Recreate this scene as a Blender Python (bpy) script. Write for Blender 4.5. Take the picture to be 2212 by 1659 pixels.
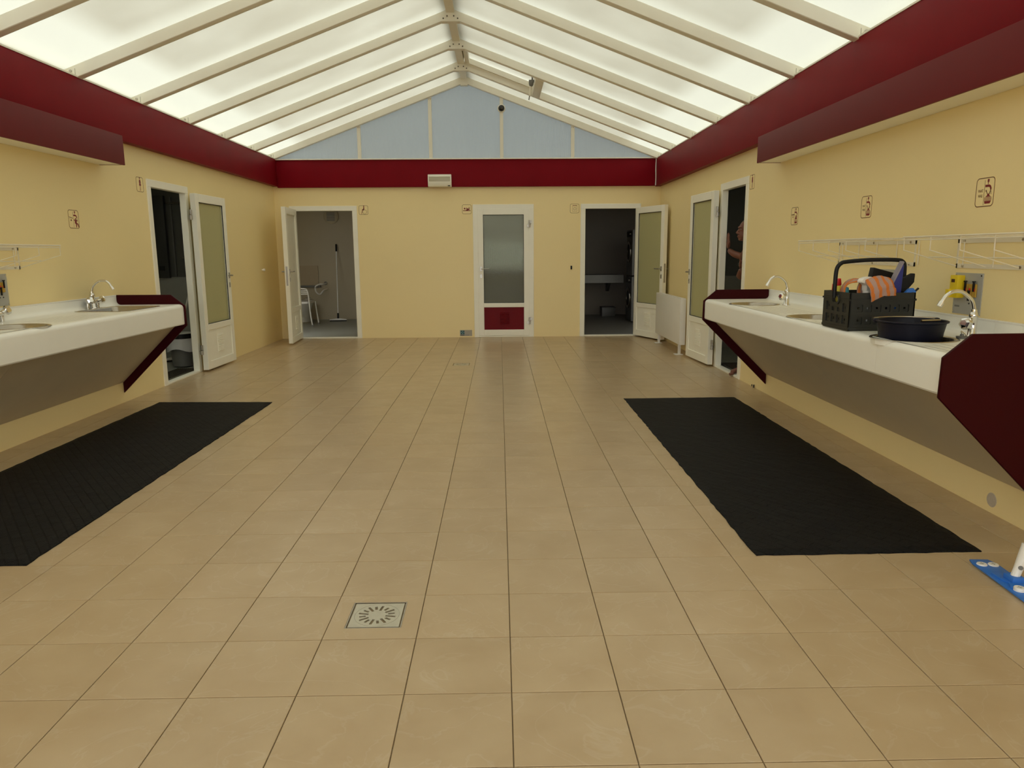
import bpy, bmesh, math, random
from mathutils import Vector, Matrix, geometry

for o in list(bpy.data.objects):
    bpy.data.objects.remove(o, do_unlink=True)
SC = bpy.context.scene
COL = SC.collection
random.seed(7)

# ------------------------------------------------------------------ camera, sky, exposure
CAM_LOC = Vector((-0.02547, -2.06662, 1.34519))
right = Vector((0.999824915, -0.017345731, -0.007018919))
up = Vector((0.009982869, 0.177198038, 0.984124585))
fwd = Vector((0.015826621, 0.984022348, -0.177340174))
cam = bpy.data.cameras.new('camera')
cam.sensor_fit = 'HORIZONTAL'
cam.sensor_width = 36.0
cam.lens = 1581.958 / 2212 * 36.0
cam.clip_end = 200
camo = bpy.data.objects.new('camera', cam)
COL.objects.link(camo)
m = Matrix((right, up, -fwd)).transposed().to_4x4()
m.translation = CAM_LOC
camo.matrix_world = m
SC.camera = camo

SKY = 3.42
world = bpy.data.worlds.new('overcast_sky')
SC.world = world
world.use_nodes = True
bg = world.node_tree.nodes['Background']
bg.inputs[0].default_value = (1.0, 1.0, 0.985, 1)
bg.inputs[1].default_value = SKY

sun = bpy.data.lights.new('hazy_sun', 'SUN')
sun.energy = 2.2
sun.angle = math.radians(60)
sun.color = (1, .98, .94)
suno = bpy.data.objects.new('hazy_sun', sun)
COL.objects.link(suno)
suno.rotation_euler = (math.radians(8), math.radians(-38), 0)   # from the -x side, high
suno.location = (-8, 2, 12)

SC.view_settings.view_transform = 'Standard'
SC.view_settings.look = 'None'
SC.view_settings.exposure = 0.0
SC.view_settings.gamma = 1.0
SC.view_settings.use_curve_mapping = False
SC.cycles.max_bounces = 14
SC.cycles.diffuse_bounces = 8
SC.cycles.glossy_bounces = 4
SC.cycles.transmission_bounces = 8
SC.cycles.caustics_reflective = False
SC.cycles.caustics_refractive = False
SC.cycles.use_denoising = True
SC.cycles.sample_clamp_indirect = 6.0

# ------------------------------------------------------------------ helpers
ORG = {}

def tag(o, label=None, cat=None, group=None, kind=None):
    if label: o['label'] = label
    if cat: o['category'] = cat
    if group: o['group'] = group
    if kind: o['kind'] = kind
    return o

def thing(name, label, cat, loc, group=None, kind=None):
    o = bpy.data.objects.new(name, None)
    COL.objects.link(o)
    o.empty_display_size = .05
    o.location = loc
    ORG[o.name] = Vector(loc)
    return tag(o, label, cat, group, kind)

def frame(origin, u, v, d):
    M = Matrix((Vector(u), Vector(v), Vector(d))).transposed().to_4x4()
    M.translation = Vector(origin)
    return M

class MB:
    def __init__(self, M=None):
        self.v = []; self.f = []; self.M = M if M is not None else Matrix()
        self.uv = None
    def add(self, vs, fs):
        n = len(self.v)
        self.v += [self.M @ Vector(p) for p in vs]
        self.f += [[n + i for i in f] for f in fs]
        return self
    def box(self, x0, y0, z0, x1, y1, z1):
        vs = [(x0,y0,z0),(x1,y0,z0),(x1,y1,z0),(x0,y1,z0),(x0,y0,z1),(x1,y0,z1),(x1,y1,z1),(x0,y1,z1)]
        return self.add(vs, [(0,3,2,1),(4,5,6,7),(0,1,5,4),(1,2,6,5),(2,3,7,6),(3,0,4,7)])
    def prism(self, poly, d0, d1, holes=(), ax=(0,1,2)):
        def P(u, v, d):
            p = [0,0,0]; p[ax[0]] = u; p[ax[1]] = v; p[ax[2]] = d
            return tuple(p)
        loops = [list(poly)] + [list(h) for h in holes]
        flat = [q for l in loops for q in l]
        n = len(flat)
        vs = [P(u,v,d0) for u,v in flat] + [P(u,v,d1) for u,v in flat]
        fs = []
        if holes or len(poly) > 8:
            tri = geometry.tessellate_polygon([[Vector((u,v,0)) for u,v in l] for l in loops])
            for t in tri:
                fs.append(tuple(t)); fs.append(tuple(n + i for i in reversed(t)))
        else:
            fs.append(tuple(range(len(poly)))[::-1]); fs.append(tuple(n + i for i in range(len(poly))))
        b = 0
        for l in loops:
            k = len(l)
            for i in range(k):
                j = (i + 1) % k
                fs.append((b+i, b+j, n+b+j, n+b+i))
            b += k
        return self.add(vs, fs)
    def tube(self, pts, r, n=8, closed=False, caps=True):
        pts = [Vector(p) for p in pts]
        rr = r if isinstance(r, (list, tuple)) else [r]*len(pts)
        m_ = len(pts)
        T = []
        for i in range(m_):
            if closed: t = pts[(i+1) % m_] - pts[i-1]
            elif i == 0: t = pts[1]-pts[0]
            elif i == m_-1: t = pts[-1]-pts[-2]
            else: t = (pts[i+1]-pts[i]).normalized() + (pts[i]-pts[i-1]).normalized()
            T.append(t.normalized())
        a = T[0].orthogonal().normalized()
        vs = []; fs = []
        for i in range(m_):
            if i:
                q = T[i-1].rotation_difference(T[i])
                a = (q @ a).normalized()
            b = T[i].cross(a)
            for k in range(n):
                g = 2*math.pi*k/n
                vs.append(tuple(pts[i] + (a*math.cos(g) + b*math.sin(g))*rr[i]))
        last = m_ if closed else m_-1
        for i in range(last):
            for k in range(n):
                k2 = (k+1) % n; i2 = (i+1) % m_
                fs.append((i*n+k, i*n+k2, i2*n+k2, i2*n+k))
        if caps and not closed:
            fs.append(tuple(range(n))[::-1]); fs.append(tuple((m_-1)*n + k for k in range(n)))
        return self.add(vs, fs)
    def lathe(self, prof, c=(0,0,0), n=20, axis='z', cap0=True, cap1=True, sx=1, sy=1):
        vs = []; fs = []
        for r, z in prof:
            for k in range(n):
                g = 2*math.pi*k/n
                p = (r*math.cos(g)*sx, r*math.sin(g)*sy, z)
                if axis == 'x': p = (p[2], p[0], p[1])
                elif axis == 'y': p = (p[0], p[2], p[1])
                vs.append((p[0]+c[0], p[1]+c[1], p[2]+c[2]))
        for i in range(len(prof)-1):
            for k in range(n):
                k2 = (k+1) % n
                fs.append((i*n+k, i*n+k2, (i+1)*n+k2, (i+1)*n+k))
        if cap0: fs.append(tuple(range(n))[::-1])
        if cap1: fs.append(tuple((len(prof)-1)*n + k for k in range(n)))
        return self.add(vs, fs)
    def ball(self, c, r, n=12, m_=8):
        rx, ry, rz = r if isinstance(r, (tuple, list)) else (r, r, r)
        vs = [(c[0], c[1], c[2]-rz)]
        for i in range(1, m_):
            t = -math.pi/2 + math.pi*i/m_
            for k in range(n):
                g = 2*math.pi*k/n
                vs.append((c[0]+rx*math.cos(t)*math.cos(g), c[1]+ry*math.cos(t)*math.sin(g), c[2]+rz*math.sin(t)))
        vs.append((c[0], c[1], c[2]+rz))
        fs = []
        for k in range(n):
            fs.append((0, 1+(k+1) % n, 1+k))
            fs.append((len(vs)-1, 1+(m_-2)*n+k, 1+(m_-2)*n+(k+1) % n))
        for i in range(m_-2):
            for k in range(n):
                k2 = (k+1) % n
                fs.append((1+i*n+k, 1+i*n+k2, 1+(i+1)*n+k2, 1+(i+1)*n+k))
        return self.add(vs, fs)
    def build(self, name, mat, parent=None, loc=None, smooth=False, bevel=0, ang=35, label=None, kind=None, fix=True, seg=2):
        if parent is not None: org = ORG[parent.name]
        else: org = Vector(loc) if loc is not None else Vector((0,0,0))
        me = bpy.data.meshes.new(name)
        me.from_pydata([tuple(p - org) for p in self.v], [], self.f)
        if fix or bevel:
            bm = bmesh.new(); bm.from_mesh(me)
            if fix: bmesh.ops.recalc_face_normals(bm, faces=bm.faces[:])
            if bevel:
                es = [e for e in bm.edges if len(e.link_faces) == 2 and e.calc_face_angle(0) > .6]
                bmesh.ops.bevel(bm, geom=es, offset=bevel, segments=seg, affect='EDGES', profile=.6, clamp_overlap=True)
                smooth = True
            bm.to_mesh(me); bm.free()
        if smooth:
            for p in me.polygons: p.use_smooth = True
            me.set_sharp_from_angle(angle=math.radians(ang))
        if self.uv is not None and len(self.uv) == len(me.vertices):
            l = me.uv_layers.new(name='uv')
            for lp in me.loops: l.data[lp.index].uv = self.uv[lp.vertex_index]
        me.materials.append(mat)
        o = bpy.data.objects.new(name, me)
        COL.objects.link(o)
        if parent is not None: o.parent = parent
        else: o.location = org
        ORG[o.name] = org
        tag(o, label, None, None, kind)
        return o

def arc(c, r, a0, a1, n):
    return [(c[0]+r*math.cos(math.radians(a0+(a1-a0)*i/n)), c[1]+r*math.sin(math.radians(a0+(a1-a0)*i/n))) for i in range(n+1)]
def rrect(u0, v0, u1, v1, r, n=4):
    return arc((u1-r,v1-r),r,0,90,n)+arc((u0+r,v1-r),r,90,180,n)+arc((u0+r,v0+r),r,180,270,n)+arc((u1-r,v0+r),r,270,360,n)
def rect(u0, v0, u1, v1): return [(u0,v0),(u1,v0),(u1,v1),(u0,v1)]
def circ(c, r, n=24, sy=1): return [(c[0]+r*math.cos(2*math.pi*k/n), c[1]+r*sy*math.sin(2*math.pi*k/n)) for k in range(n)]
def smoothpath(pts, k=6):
    pts = [Vector(p) for p in pts]; out = []
    for i in range(len(pts)-1):
        p0 = pts[max(i-1,0)]; p1 = pts[i]; p2 = pts[i+1]; p3 = pts[min(i+2,len(pts)-1)]
        for j in range(k):
            t = j/k
            out.append(.5*((2*p1)+(p2-p0)*t+(2*p0-5*p1+4*p2-p3)*t*t+(3*p1-p0-3*p2+p3)*t**3))
    out.append(pts[-1]); return out
def copytree(o, dv, parent=None):
    c = o.copy(); COL.objects.link(c)
    if parent is None: c.location = o.location + Vector(dv)
    else: c.parent = parent
    for ch in list(o.children): copytree(ch, dv, c)
    return c

# ------------------------------------------------------------------ materials
def new_mat(name):
    m_ = bpy.data.materials.new(name); m_.use_nodes = True
    return m_, m_.node_tree.nodes, m_.node_tree.links, m_.node_tree.nodes['Principled BSDF']
def pm(name, col, rough=.5, metal=0.0, var=.06, scale=6.0, spec=.5, bump=0.0, bscale=40.0, trans=0.0):
    m_, N, L, B = new_mat(name)
    B.inputs['Roughness'].default_value = rough
    B.inputs['Metallic'].default_value = metal
    B.inputs['Specular IOR Level'].default_value = spec
    B.inputs['Transmission Weight'].default_value = trans
    g = N.new('ShaderNodeNewGeometry')
    n = N.new('ShaderNodeTexNoise'); n.inputs['Scale'].default_value = scale; n.inputs['Detail'].default_value = 4
    L.new(g.outputs['Position'], n.inputs['Vector'])
    mx = N.new('ShaderNodeMix'); mx.data_type = 'RGBA'
    mx.inputs[6].default_value = (*[c*(1-var) for c in col], 1)
    mx.inputs[7].default_value = (*[min(1, c*(1+var)) for c in col], 1)
    L.new(n.outputs['Fac'], mx.inputs[0]); L.new(mx.outputs[2], B.inputs['Base Color'])
    if bump:
        n2 = N.new('ShaderNodeTexNoise'); n2.inputs['Scale'].default_value = bscale; n2.inputs['Detail'].default_value = 3
        L.new(g.outputs['Position'], n2.inputs['Vector'])
        b = N.new('ShaderNodeBump'); b.inputs['Strength'].default_value = bump; b.inputs['Distance'].default_value = .004
        L.new(n2.outputs['Fac'], b.inputs['Height']); L.new(b.outputs['Normal'], B.inputs['Normal'])
    return m_

WALL = (.90, .75, .40)
M_wall = pm('cream_wall_laminate', WALL, .42, var=.035, scale=1.3, bump=.03, bscale=120)
M_room = pm('service_room_wall', (.46, .40, .28), .5, var=.05, scale=2)
M_roomd = pm('dark_cubicle_laminate', (.12, .12, .11), .4)
M_rooml = pm('pale_cubicle_laminate', (.42, .42, .39), .4)
M_roomf = pm('grey_room_floor', (.30, .31, .27), .35, var=.1, scale=9)
M_fascia = pm('burgundy_painted_fascia', (.20, .003, .010), .5, spec=.09, var=.12, scale=3, bump=.05, bscale=60)
M_pelmet = pm('burgundy_pelmet_laminate', (.15, .014, .019), .5, spec=.18, var=.06, scale=3)
M_cream = pm('cream_aluminium', (.84, .81, .71), .45, var=.04, scale=5)
M_upvc = pm('white_plastic_frame', (.90, .89, .80), .38, var=.03, scale=5)
M_white = pm('white_laminate', (.93, .93, .89), .32, var=.02, scale=9, bump=.02, bscale=260)
M_under = pm('shaded_white_laminate', (.56, .50, .38), .5, var=.05, scale=4)  # white laminate with the shade under the counter put into its colour
M_panel = pm('burgundy_end_laminate', (.036, .0012, .003), .45, spec=.10, var=.05, scale=4)
M_steel = pm('stainless_steel', (.46, .42, .36), .24, 1.0, .08, 30)
M_chrome = pm('chrome', (.82, .81, .79), .08, 1.0, .02, 8)
M_alu = pm('brushed_aluminium_plate', (.46, .46, .43), .42, .25, .06, 30)
M_nickel = pm('satin_nickel', (.45, .43, .39), .35, .9, .05, 20)
M_black = pm('black_plastic', (.007, .007, .008), .5, spec=.3)
M_gasket = pm('black_gasket', (.01, .01, .01), .6)
M_dgrey = pm('dark_grey_crate_plastic', (.030, .031, .028), .5, var=.1, scale=14, spec=.3)
M_wire = pm('cream_coated_wire', (.78, .72, .58), .4, var=.04)
M_decal = pm('burgundy_print', (.20, .006, .010), .55)
M_line = pm('brown_print', (.16, .075, .03), .55)
M_signp = pm('sign_backing', tuple(min(1, c*1.02) for c in WALL), .38, var=.02)
M_yellow = pm('yellow_plastic', (.78, .58, .015), .4)
M_mustard = pm('mustard_plastic', (.48, .29, .04), .45)
M_red = pm('red_plastic', (.62, .015, .02), .4)
M_blue = pm('blue_plastic', (.03, .17, .62), .4)
M_dblue = pm('deep_blue_plastic', (.015, .025, .22), .4)
M_tub = pm('navy_tub_plastic', (.006, .007, .018), .42, spec=.22)
M_cyan = pm('cyan_plastic', (.08, .42, .50), .4)
M_wplastic = pm('white_plastic', (.82, .81, .78), .35, var=.03)
M_teal = pm('teal_print', (.12, .25, .28), .5)
M_greyst = pm('grey_sticker', (.36, .33, .28), .4)
M_grey = pm('mid_grey_plastic', (.16, .16, .155), .45)
M_bag = pm('translucent_bin_bag', (.62, .62, .64), .3, bump=.5, bscale=35)
M_skin = pm('skin', (.16, .056, .033), .5, var=.1, scale=12)
M_hair = pm('short_dark_hair', (.02, .015, .012), .7)
M_short = pm('tan_striped_shorts', (.45, .33, .18), .8, var=.3, scale=30)
M_grout = pm('brown_grout', (.23, .175, .105), .8, var=.15, scale=20)
M_ground = pm('outdoor_paving', (.30, .29, .26), .8, var=.15, scale=2)
M_lampd = pm('lamp_diffuser', (.50, .47, .36), .25)
M_patch = pm('grey_filler_patch', (.50, .45, .38), .6, var=.15, scale=60)
M_bristle = pm('black_bristles', (.008, .008, .009), .8, bump=1, bscale=200)
M_toilet = pm('white_ceramic', (.7, .7, .66), .2)

def mat_roof():
    m_, N, L, B = new_mat('opal_roof_sheet'); N.remove(B)
    out = N['Material Output']
    g = N.new('ShaderNodeNewGeometry'); sp = N.new('ShaderNodeSeparateXYZ'); L.new(g.outputs['Position'], sp.inputs[0])
    # grime mid-sheet, cleaner beside the bars; light at the gutter end is painted in
    def math_(op, a, b=None):
        n = N.new('ShaderNodeMath'); n.operation = op
        for i, q in enumerate((a, b)):
            if q is None: continue
            if hasattr(q, 'node'): L.new(q, n.inputs[i])
            else: n.inputs[i].default_value = q
        return n.outputs[0]
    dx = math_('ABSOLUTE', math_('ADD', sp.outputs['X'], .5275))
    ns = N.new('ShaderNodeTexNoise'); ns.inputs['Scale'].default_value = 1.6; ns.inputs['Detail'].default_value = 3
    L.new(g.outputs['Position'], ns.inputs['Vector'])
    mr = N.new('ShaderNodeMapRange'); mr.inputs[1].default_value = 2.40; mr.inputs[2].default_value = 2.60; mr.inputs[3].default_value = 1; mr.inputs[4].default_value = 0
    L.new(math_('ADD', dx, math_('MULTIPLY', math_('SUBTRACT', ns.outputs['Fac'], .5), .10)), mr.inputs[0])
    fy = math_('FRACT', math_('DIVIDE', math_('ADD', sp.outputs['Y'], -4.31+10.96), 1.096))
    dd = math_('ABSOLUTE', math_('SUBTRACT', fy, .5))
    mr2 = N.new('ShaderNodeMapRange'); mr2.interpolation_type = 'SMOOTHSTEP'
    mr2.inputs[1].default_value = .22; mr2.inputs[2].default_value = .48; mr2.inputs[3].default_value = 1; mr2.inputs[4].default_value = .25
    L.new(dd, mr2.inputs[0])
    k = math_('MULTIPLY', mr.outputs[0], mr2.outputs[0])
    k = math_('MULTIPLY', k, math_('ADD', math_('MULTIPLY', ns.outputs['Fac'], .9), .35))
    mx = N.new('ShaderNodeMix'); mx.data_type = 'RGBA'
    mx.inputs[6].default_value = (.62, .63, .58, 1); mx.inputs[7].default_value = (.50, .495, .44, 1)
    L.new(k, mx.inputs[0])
    tr = N.new('ShaderNodeBsdfTranslucent'); L.new(mx.outputs[2], tr.inputs[0])
    df = N.new('ShaderNodeBsdfDiffuse'); df.inputs[0].default_value = (.75, .73, .65, 1)
    a = N.new('ShaderNodeMixShader'); a.inputs[0].default_value = .22
    L.new(tr.outputs[0], a.inputs[1]); L.new(df.outputs[0], a.inputs[2])
    gl = N.new('ShaderNodeBsdfGlossy'); gl.inputs['Roughness'].default_value = .25
    b = N.new('ShaderNodeMixShader'); b.inputs[0].default_value = .04
    L.new(a.outputs[0], b.inputs[1]); L.new(gl.outputs[0], b.inputs[2])
    L.new(b.outputs[0], out.inputs[0])
    return m_
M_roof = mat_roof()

def mat_gable(name='ribbed_gable_sheet', c1=(.40, .43, .44), c2=(.46, .49, .495)):
    m_, N, L, B = new_mat(name); N.remove(B)
    out = N['Material Output']
    g = N.new('ShaderNodeNewGeometry')
    w = N.new('ShaderNodeTexWave'); w.wave_type = 'BANDS'; w.bands_direction = 'X'; w.inputs['Scale'].default_value = 16
    w.inputs['Distortion'].default_value = 0
    L.new(g.outputs['Position'], w.inputs['Vector'])
    mx = N.new('ShaderNodeMix'); mx.data_type = 'RGBA'
    mx.inputs[6].default_value = (*c1, 1); mx.inputs[7].default_value = (*c2, 1)
    L.new(w.outputs['Fac'], mx.inputs[0])
    bp = N.new('ShaderNodeBump'); bp.inputs['Strength'].default_value = .3; bp.inputs['Distance'].default_value = .004
    L.new(w.outputs['Fac'], bp.inputs['Height'])
    tr = N.new('ShaderNodeBsdfTranslucent'); L.new(mx.outputs[2], tr.inputs[0]); L.new(bp.outputs[0], tr.inputs['Normal'])
    df = N.new('ShaderNodeBsdfDiffuse'); L.new(mx.outputs[2], df.inputs[0])
    a = N.new('ShaderNodeMixShader'); a.inputs[0].default_value = .3
    L.new(tr.outputs[0], a.inputs[1]); L.new(df.outputs[0], a.inputs[2])
    gl = N.new('ShaderNodeBsdfGlossy'); gl.inputs['Roughness'].default_value = .2
    b = N.new('ShaderNodeMixShader'); b.inputs[0].default_value = .05
    L.new(a.outputs[0], b.inputs[1]); L.new(gl.outputs[0], b.inputs[2])
    L.new(b.outputs[0], out.inputs[0])
    return m_
M_gable = mat_gable()
M_addwin = mat_gable('added_window_sheet', (.44, .46, .40), (.46, .48, .42))

def mat_glass(name, col, rough, rib):
    m_, N, L, B = new_mat(name)
    B.inputs['Base Color'].default_value = (*col, 1)
    B.inputs['Roughness'].default_value = rough
    B.inputs['Transmission Weight'].default_value = .92
    B.inputs['IOR'].default_value = 1.35
    g = N.new('ShaderNodeNewGeometry')
    n2 = N.new('ShaderNodeTexNoise'); n2.inputs['Scale'].default_value = 160; n2.inputs['Detail'].default_value = 1
    L.new(g.outputs['Position'], n2.inputs['Vector'])
    b = N.new('ShaderNodeBump'); b.inputs['Strength'].default_value = .35; b.inputs['Distance'].default_value = .003
    L.new(n2.outputs['Fac'], b.inputs['Height'])
    last = b
    if rib:
        w = N.new('ShaderNodeTexWave'); w.wave_type = 'BANDS'; w.bands_direction = 'X'; w.inputs['Scale'].default_value = 21
        L.new(g.outputs['Position'], w.inputs['Vector'])
        b2 = N.new('ShaderNodeBump'); b2.inputs['Strength'].default_value = 1; b2.inputs['Distance'].default_value = .008
        L.new(w.outputs['Fac'], b2.inputs['Height']); L.new(b.outputs[0], b2.inputs['Normal']); last = b2
    L.new(last.outputs[0], B.inputs['Normal'])
    return m_
M_ribglass = mat_glass('ribbed_obscure_glass', (.86, .89, .84), .13, False)

def mat_obscure():      # open leaves: obscure glass seen against the cream wall right behind it
    m_, N, L, B = new_mat('frosted_green_glass'); N.remove(B)
    out = N['Material Output']
    g = N.new('ShaderNodeNewGeometry')
    n = N.new('ShaderNodeTexNoise'); n.inputs['Scale'].default_value = 260
    L.new(g.outputs['Position'], n.inputs['Vector'])
    bp = N.new('ShaderNodeBump'); bp.inputs['Strength'].default_value = .3; bp.inputs['Distance'].default_value = .002
    L.new(n.outputs['Fac'], bp.inputs['Height'])
    tr = N.new('ShaderNodeBsdfTranslucent'); tr.inputs[0].default_value = (.82, .84, .60, 1)
    rf = N.new('ShaderNodeBsdfRefraction'); rf.inputs[0].default_value = (.85, .88, .68, 1); rf.inputs['Roughness'].default_value = .35; rf.inputs['IOR'].default_value = 1.05
    a = N.new('ShaderNodeMixShader'); a.inputs[0].default_value = .65
    L.new(tr.outputs[0], a.inputs[1]); L.new(rf.outputs[0], a.inputs[2])
    df = N.new('ShaderNodeBsdfDiffuse'); df.inputs[0].default_value = (.70, .68, .38, 1)
    c = N.new('ShaderNodeMixShader'); c.inputs[0].default_value = .6
    L.new(a.outputs[0], c.inputs[1]); L.new(df.outputs[0], c.inputs[2])
    gl = N.new('ShaderNodeBsdfGlossy'); gl.inputs['Roughness'].default_value = .18; L.new(bp.outputs[0], gl.inputs['Normal'])
    b = N.new('ShaderNodeMixShader'); b.inputs[0].default_value = .07
    L.new(c.outputs[0], b.inputs[1]); L.new(gl.outputs[0], b.inputs[2])
    L.new(b.outputs[0], out.inputs[0])
    return m_
M_frost = mat_obscure()

TS = 1/3
def mat_tile():
    m_, N, L, B = new_mat('beige_marbled_tile')
    B.inputs['Roughness'].default_value = .30
    B.inputs['Specular IOR Level'].default_value = .45
    g = N.new('ShaderNodeNewGeometry')
    dv = N.new('ShaderNodeVectorMath'); dv.operation = 'SCALE'; dv.inputs['Scale'].default_value = 1/TS
    L.new(g.outputs['Position'], dv.inputs[0])
    fl_ = N.new('ShaderNodeVectorMath'); fl_.operation = 'FLOOR'; L.new(dv.outputs[0], fl_.inputs[0])
    sx = N.new('ShaderNodeSeparateXYZ'); L.new(fl_.outputs[0], sx.inputs[0])
    cb = N.new('ShaderNodeCombineXYZ'); L.new(sx.outputs['X'], cb.inputs[0]); L.new(sx.outputs['Y'], cb.inputs[1])
    wn = N.new('ShaderNodeTexWhiteNoise'); wn.noise_dimensions = '3D'; L.new(cb.outputs[0], wn.inputs['Vector'])
    off = N.new('ShaderNodeVectorMath'); off.operation = 'SCALE'; off.inputs['Scale'].default_value = 7; L.new(wn.outputs['Color'], off.inputs[0])
    p = N.new('ShaderNodeVectorMath'); p.operation = 'ADD'; L.new(g.outputs['Position'], p.inputs[0]); L.new(off.outputs[0], p.inputs[1])
    n1 = N.new('ShaderNodeTexNoise'); n1.inputs['Scale'].default_value = 5; n1.inputs['Detail'].default_value = 5; L.new(p.outputs[0], n1.inputs['Vector'])
    n2 = N.new('ShaderNodeTexNoise'); n2.inputs['Scale'].default_value = 3.2; n2.inputs['Detail'].default_value = 6; n2.inputs['Distortion'].default_value = 1.6; L.new(p.outputs[0], n2.inputs['Vector'])
    r1 = N.new('ShaderNodeValToRGB')
    r1.color_ramp.elements[0].position = .3; r1.color_ramp.elements[0].color = (.455, .335, .195, 1)
    r1.color_ramp.elements[1].position = .7; r1.color_ramp.elements[1].color = (.515, .395, .245, 1)
    L.new(n1.outputs['Fac'], r1.inputs[0])
    s_ = N.new('ShaderNodeMath'); s_.operation = 'SUBTRACT'; s_.inputs[1].default_value = .5; L.new(n2.outputs['Fac'], s_.inputs[0])
    ab = N.new('ShaderNodeMath'); ab.operation = 'ABSOLUTE'; L.new(s_.outputs[0], ab.inputs[0])
    mr = N.new('ShaderNodeMapRange'); mr.inputs[1].default_value = 0; mr.inputs[2].default_value = .016; mr.inputs[3].default_value = .42; mr.inputs[4].default_value = 0
    L.new(ab.outputs[0], mr.inputs[0])
    mm = N.new('ShaderNodeMath'); mm.operation = 'MULTIPLY'; L.new(mr.outputs[0], mm.inputs[0]); L.new(n1.outputs['Fac'], mm.inputs[1])
    mx = N.new('ShaderNodeMix'); mx.data_type = 'RGBA'; L.new(mm.outputs[0], mx.inputs[0]); L.new(r1.outputs[0], mx.inputs[6]); mx.inputs[7].default_value = (.62, .54, .42, 1)
    hs = N.new('ShaderNodeHueSaturation'); L.new(mx.outputs[2], hs.inputs['Color'])
    mv = N.new('ShaderNodeMapRange'); mv.inputs[3].default_value = .97; mv.inputs[4].default_value = 1.04; L.new(wn.outputs['Value'], mv.inputs[0]); L.new(mv.outputs[0], hs.inputs['Value'])
    L.new(hs.outputs[0], B.inputs['Base Color'])
    return m_
M_tile = mat_tile()

def mat_rubber():
    m_, N, L, B = new_mat('black_woven_rubber')
    B.inputs['Roughness'].default_value = .62
    B.inputs['Specular IOR Level'].default_value = .11
    g = N.new('ShaderNodeNewGeometry')
    mp = N.new('ShaderNodeMapping'); mp.inputs['Rotation'].default_value = (0, 0, math.radians(52)); L.new(g.outputs['Position'], mp.inputs[0])
    bk = N.new('ShaderNodeTexBrick'); bk.inputs['Scale'].default_value = 1; bk.inputs['Brick Width'].default_value = .12; bk.inputs['Row Height'].default_value = .045
    bk.inputs['Mortar Size'].default_value = .004; bk.inputs['Mortar Smooth'].default_value = .4
    bk.inputs['Color1'].default_value = (.008, .008, .0085, 1); bk.inputs['Color2'].default_value = (.0105, .0105, .011, 1); bk.inputs['Mortar'].default_value = (.005, .005, .005, 1)
    L.new(mp.outputs[0], bk.inputs['Vector'])
    n = N.new('ShaderNodeTexNoise'); n.inputs['Scale'].default_value = 180; n.inputs['Detail'].default_value = 4; L.new(g.outputs['Position'], n.inputs['Vector'])
    L.new(bk.outputs['Color'], B.inputs['Base Color'])
    b = N.new('ShaderNodeBump'); b.inputs['Strength'].default_value = .8; b.inputs['Distance'].default_value = .004; L.new(n.outputs['Fac'], b.inputs['Height'])
    b2 = N.new('ShaderNodeBump'); b2.inputs['Strength'].default_value = .8; b2.inputs['Distance'].default_value = .004; b2.invert = True
    L.new(bk.outputs['Fac'], b2.inputs['Height']); L.new(b.outputs[0], b2.inputs['Normal']); L.new(b2.outputs[0], B.inputs['Normal'])
    return m_
M_rubber = mat_rubber()

def mat_cloth():
    m_, N, L, B = new_mat('orange_striped_terry')
    B.inputs['Roughness'].default_value = .95
    u = N.new('ShaderNodeUVMap')
    n = N.new('ShaderNodeTexNoise'); n.inputs['Scale'].default_value = 60; L.new(u.outputs[0], n.inputs['Vector'])
    sc = N.new('ShaderNodeVectorMath'); sc.operation = 'SCALE'; sc.inputs['Scale'].default_value = .03; L.new(n.outputs['Color'], sc.inputs[0])
    ad = N.new('ShaderNodeVectorMath'); L.new(u.outputs[0], ad.inputs[0]); L.new(sc.outputs[0], ad.inputs[1])
    w = N.new('ShaderNodeTexWave'); w.wave_type = 'BANDS'; w.bands_direction = 'X'; w.inputs['Scale'].default_value = 1.05; w.inputs['Phase Offset'].default_value = 1.2
    L.new(ad.outputs[0], w.inputs['Vector'])
    r = N.new('ShaderNodeValToRGB'); r.color_ramp.interpolation = 'CONSTANT'
    r.color_ramp.elements[0].color = (.50, .33, .29, 1); r.color_ramp.elements[1].position = .62; r.color_ramp.elements[1].color = (.72, .22, .045, 1)
    L.new(w.outputs['Fac'], r.inputs[0]); L.new(r.outputs[0], B.inputs['Base Color'])
    b = N.new('ShaderNodeBump'); b.inputs['Strength'].default_value = 1; b.inputs['Distance'].default_value = .004; L.new(n.outputs['Fac'], b.inputs['Height']); L.new(b.outputs[0], B.inputs['Normal'])
    return m_
M_cloth = mat_cloth()
# ------------------------------------------------------------------ the hall
XL, XR, YB, YF = -3.51, 2.505, 9.689, -4.6
WT = .05
def struct(o, label=None, cat=None):
    return tag(o, label, cat, None, 'structure')

gb = MB(); gb.box(-30, -30, -.30, 30, 40, -.22)
struct(gb.build('ground', M_ground, loc=(0,5,-.25)), 'grey paving outside around the building', 'ground')

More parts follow.
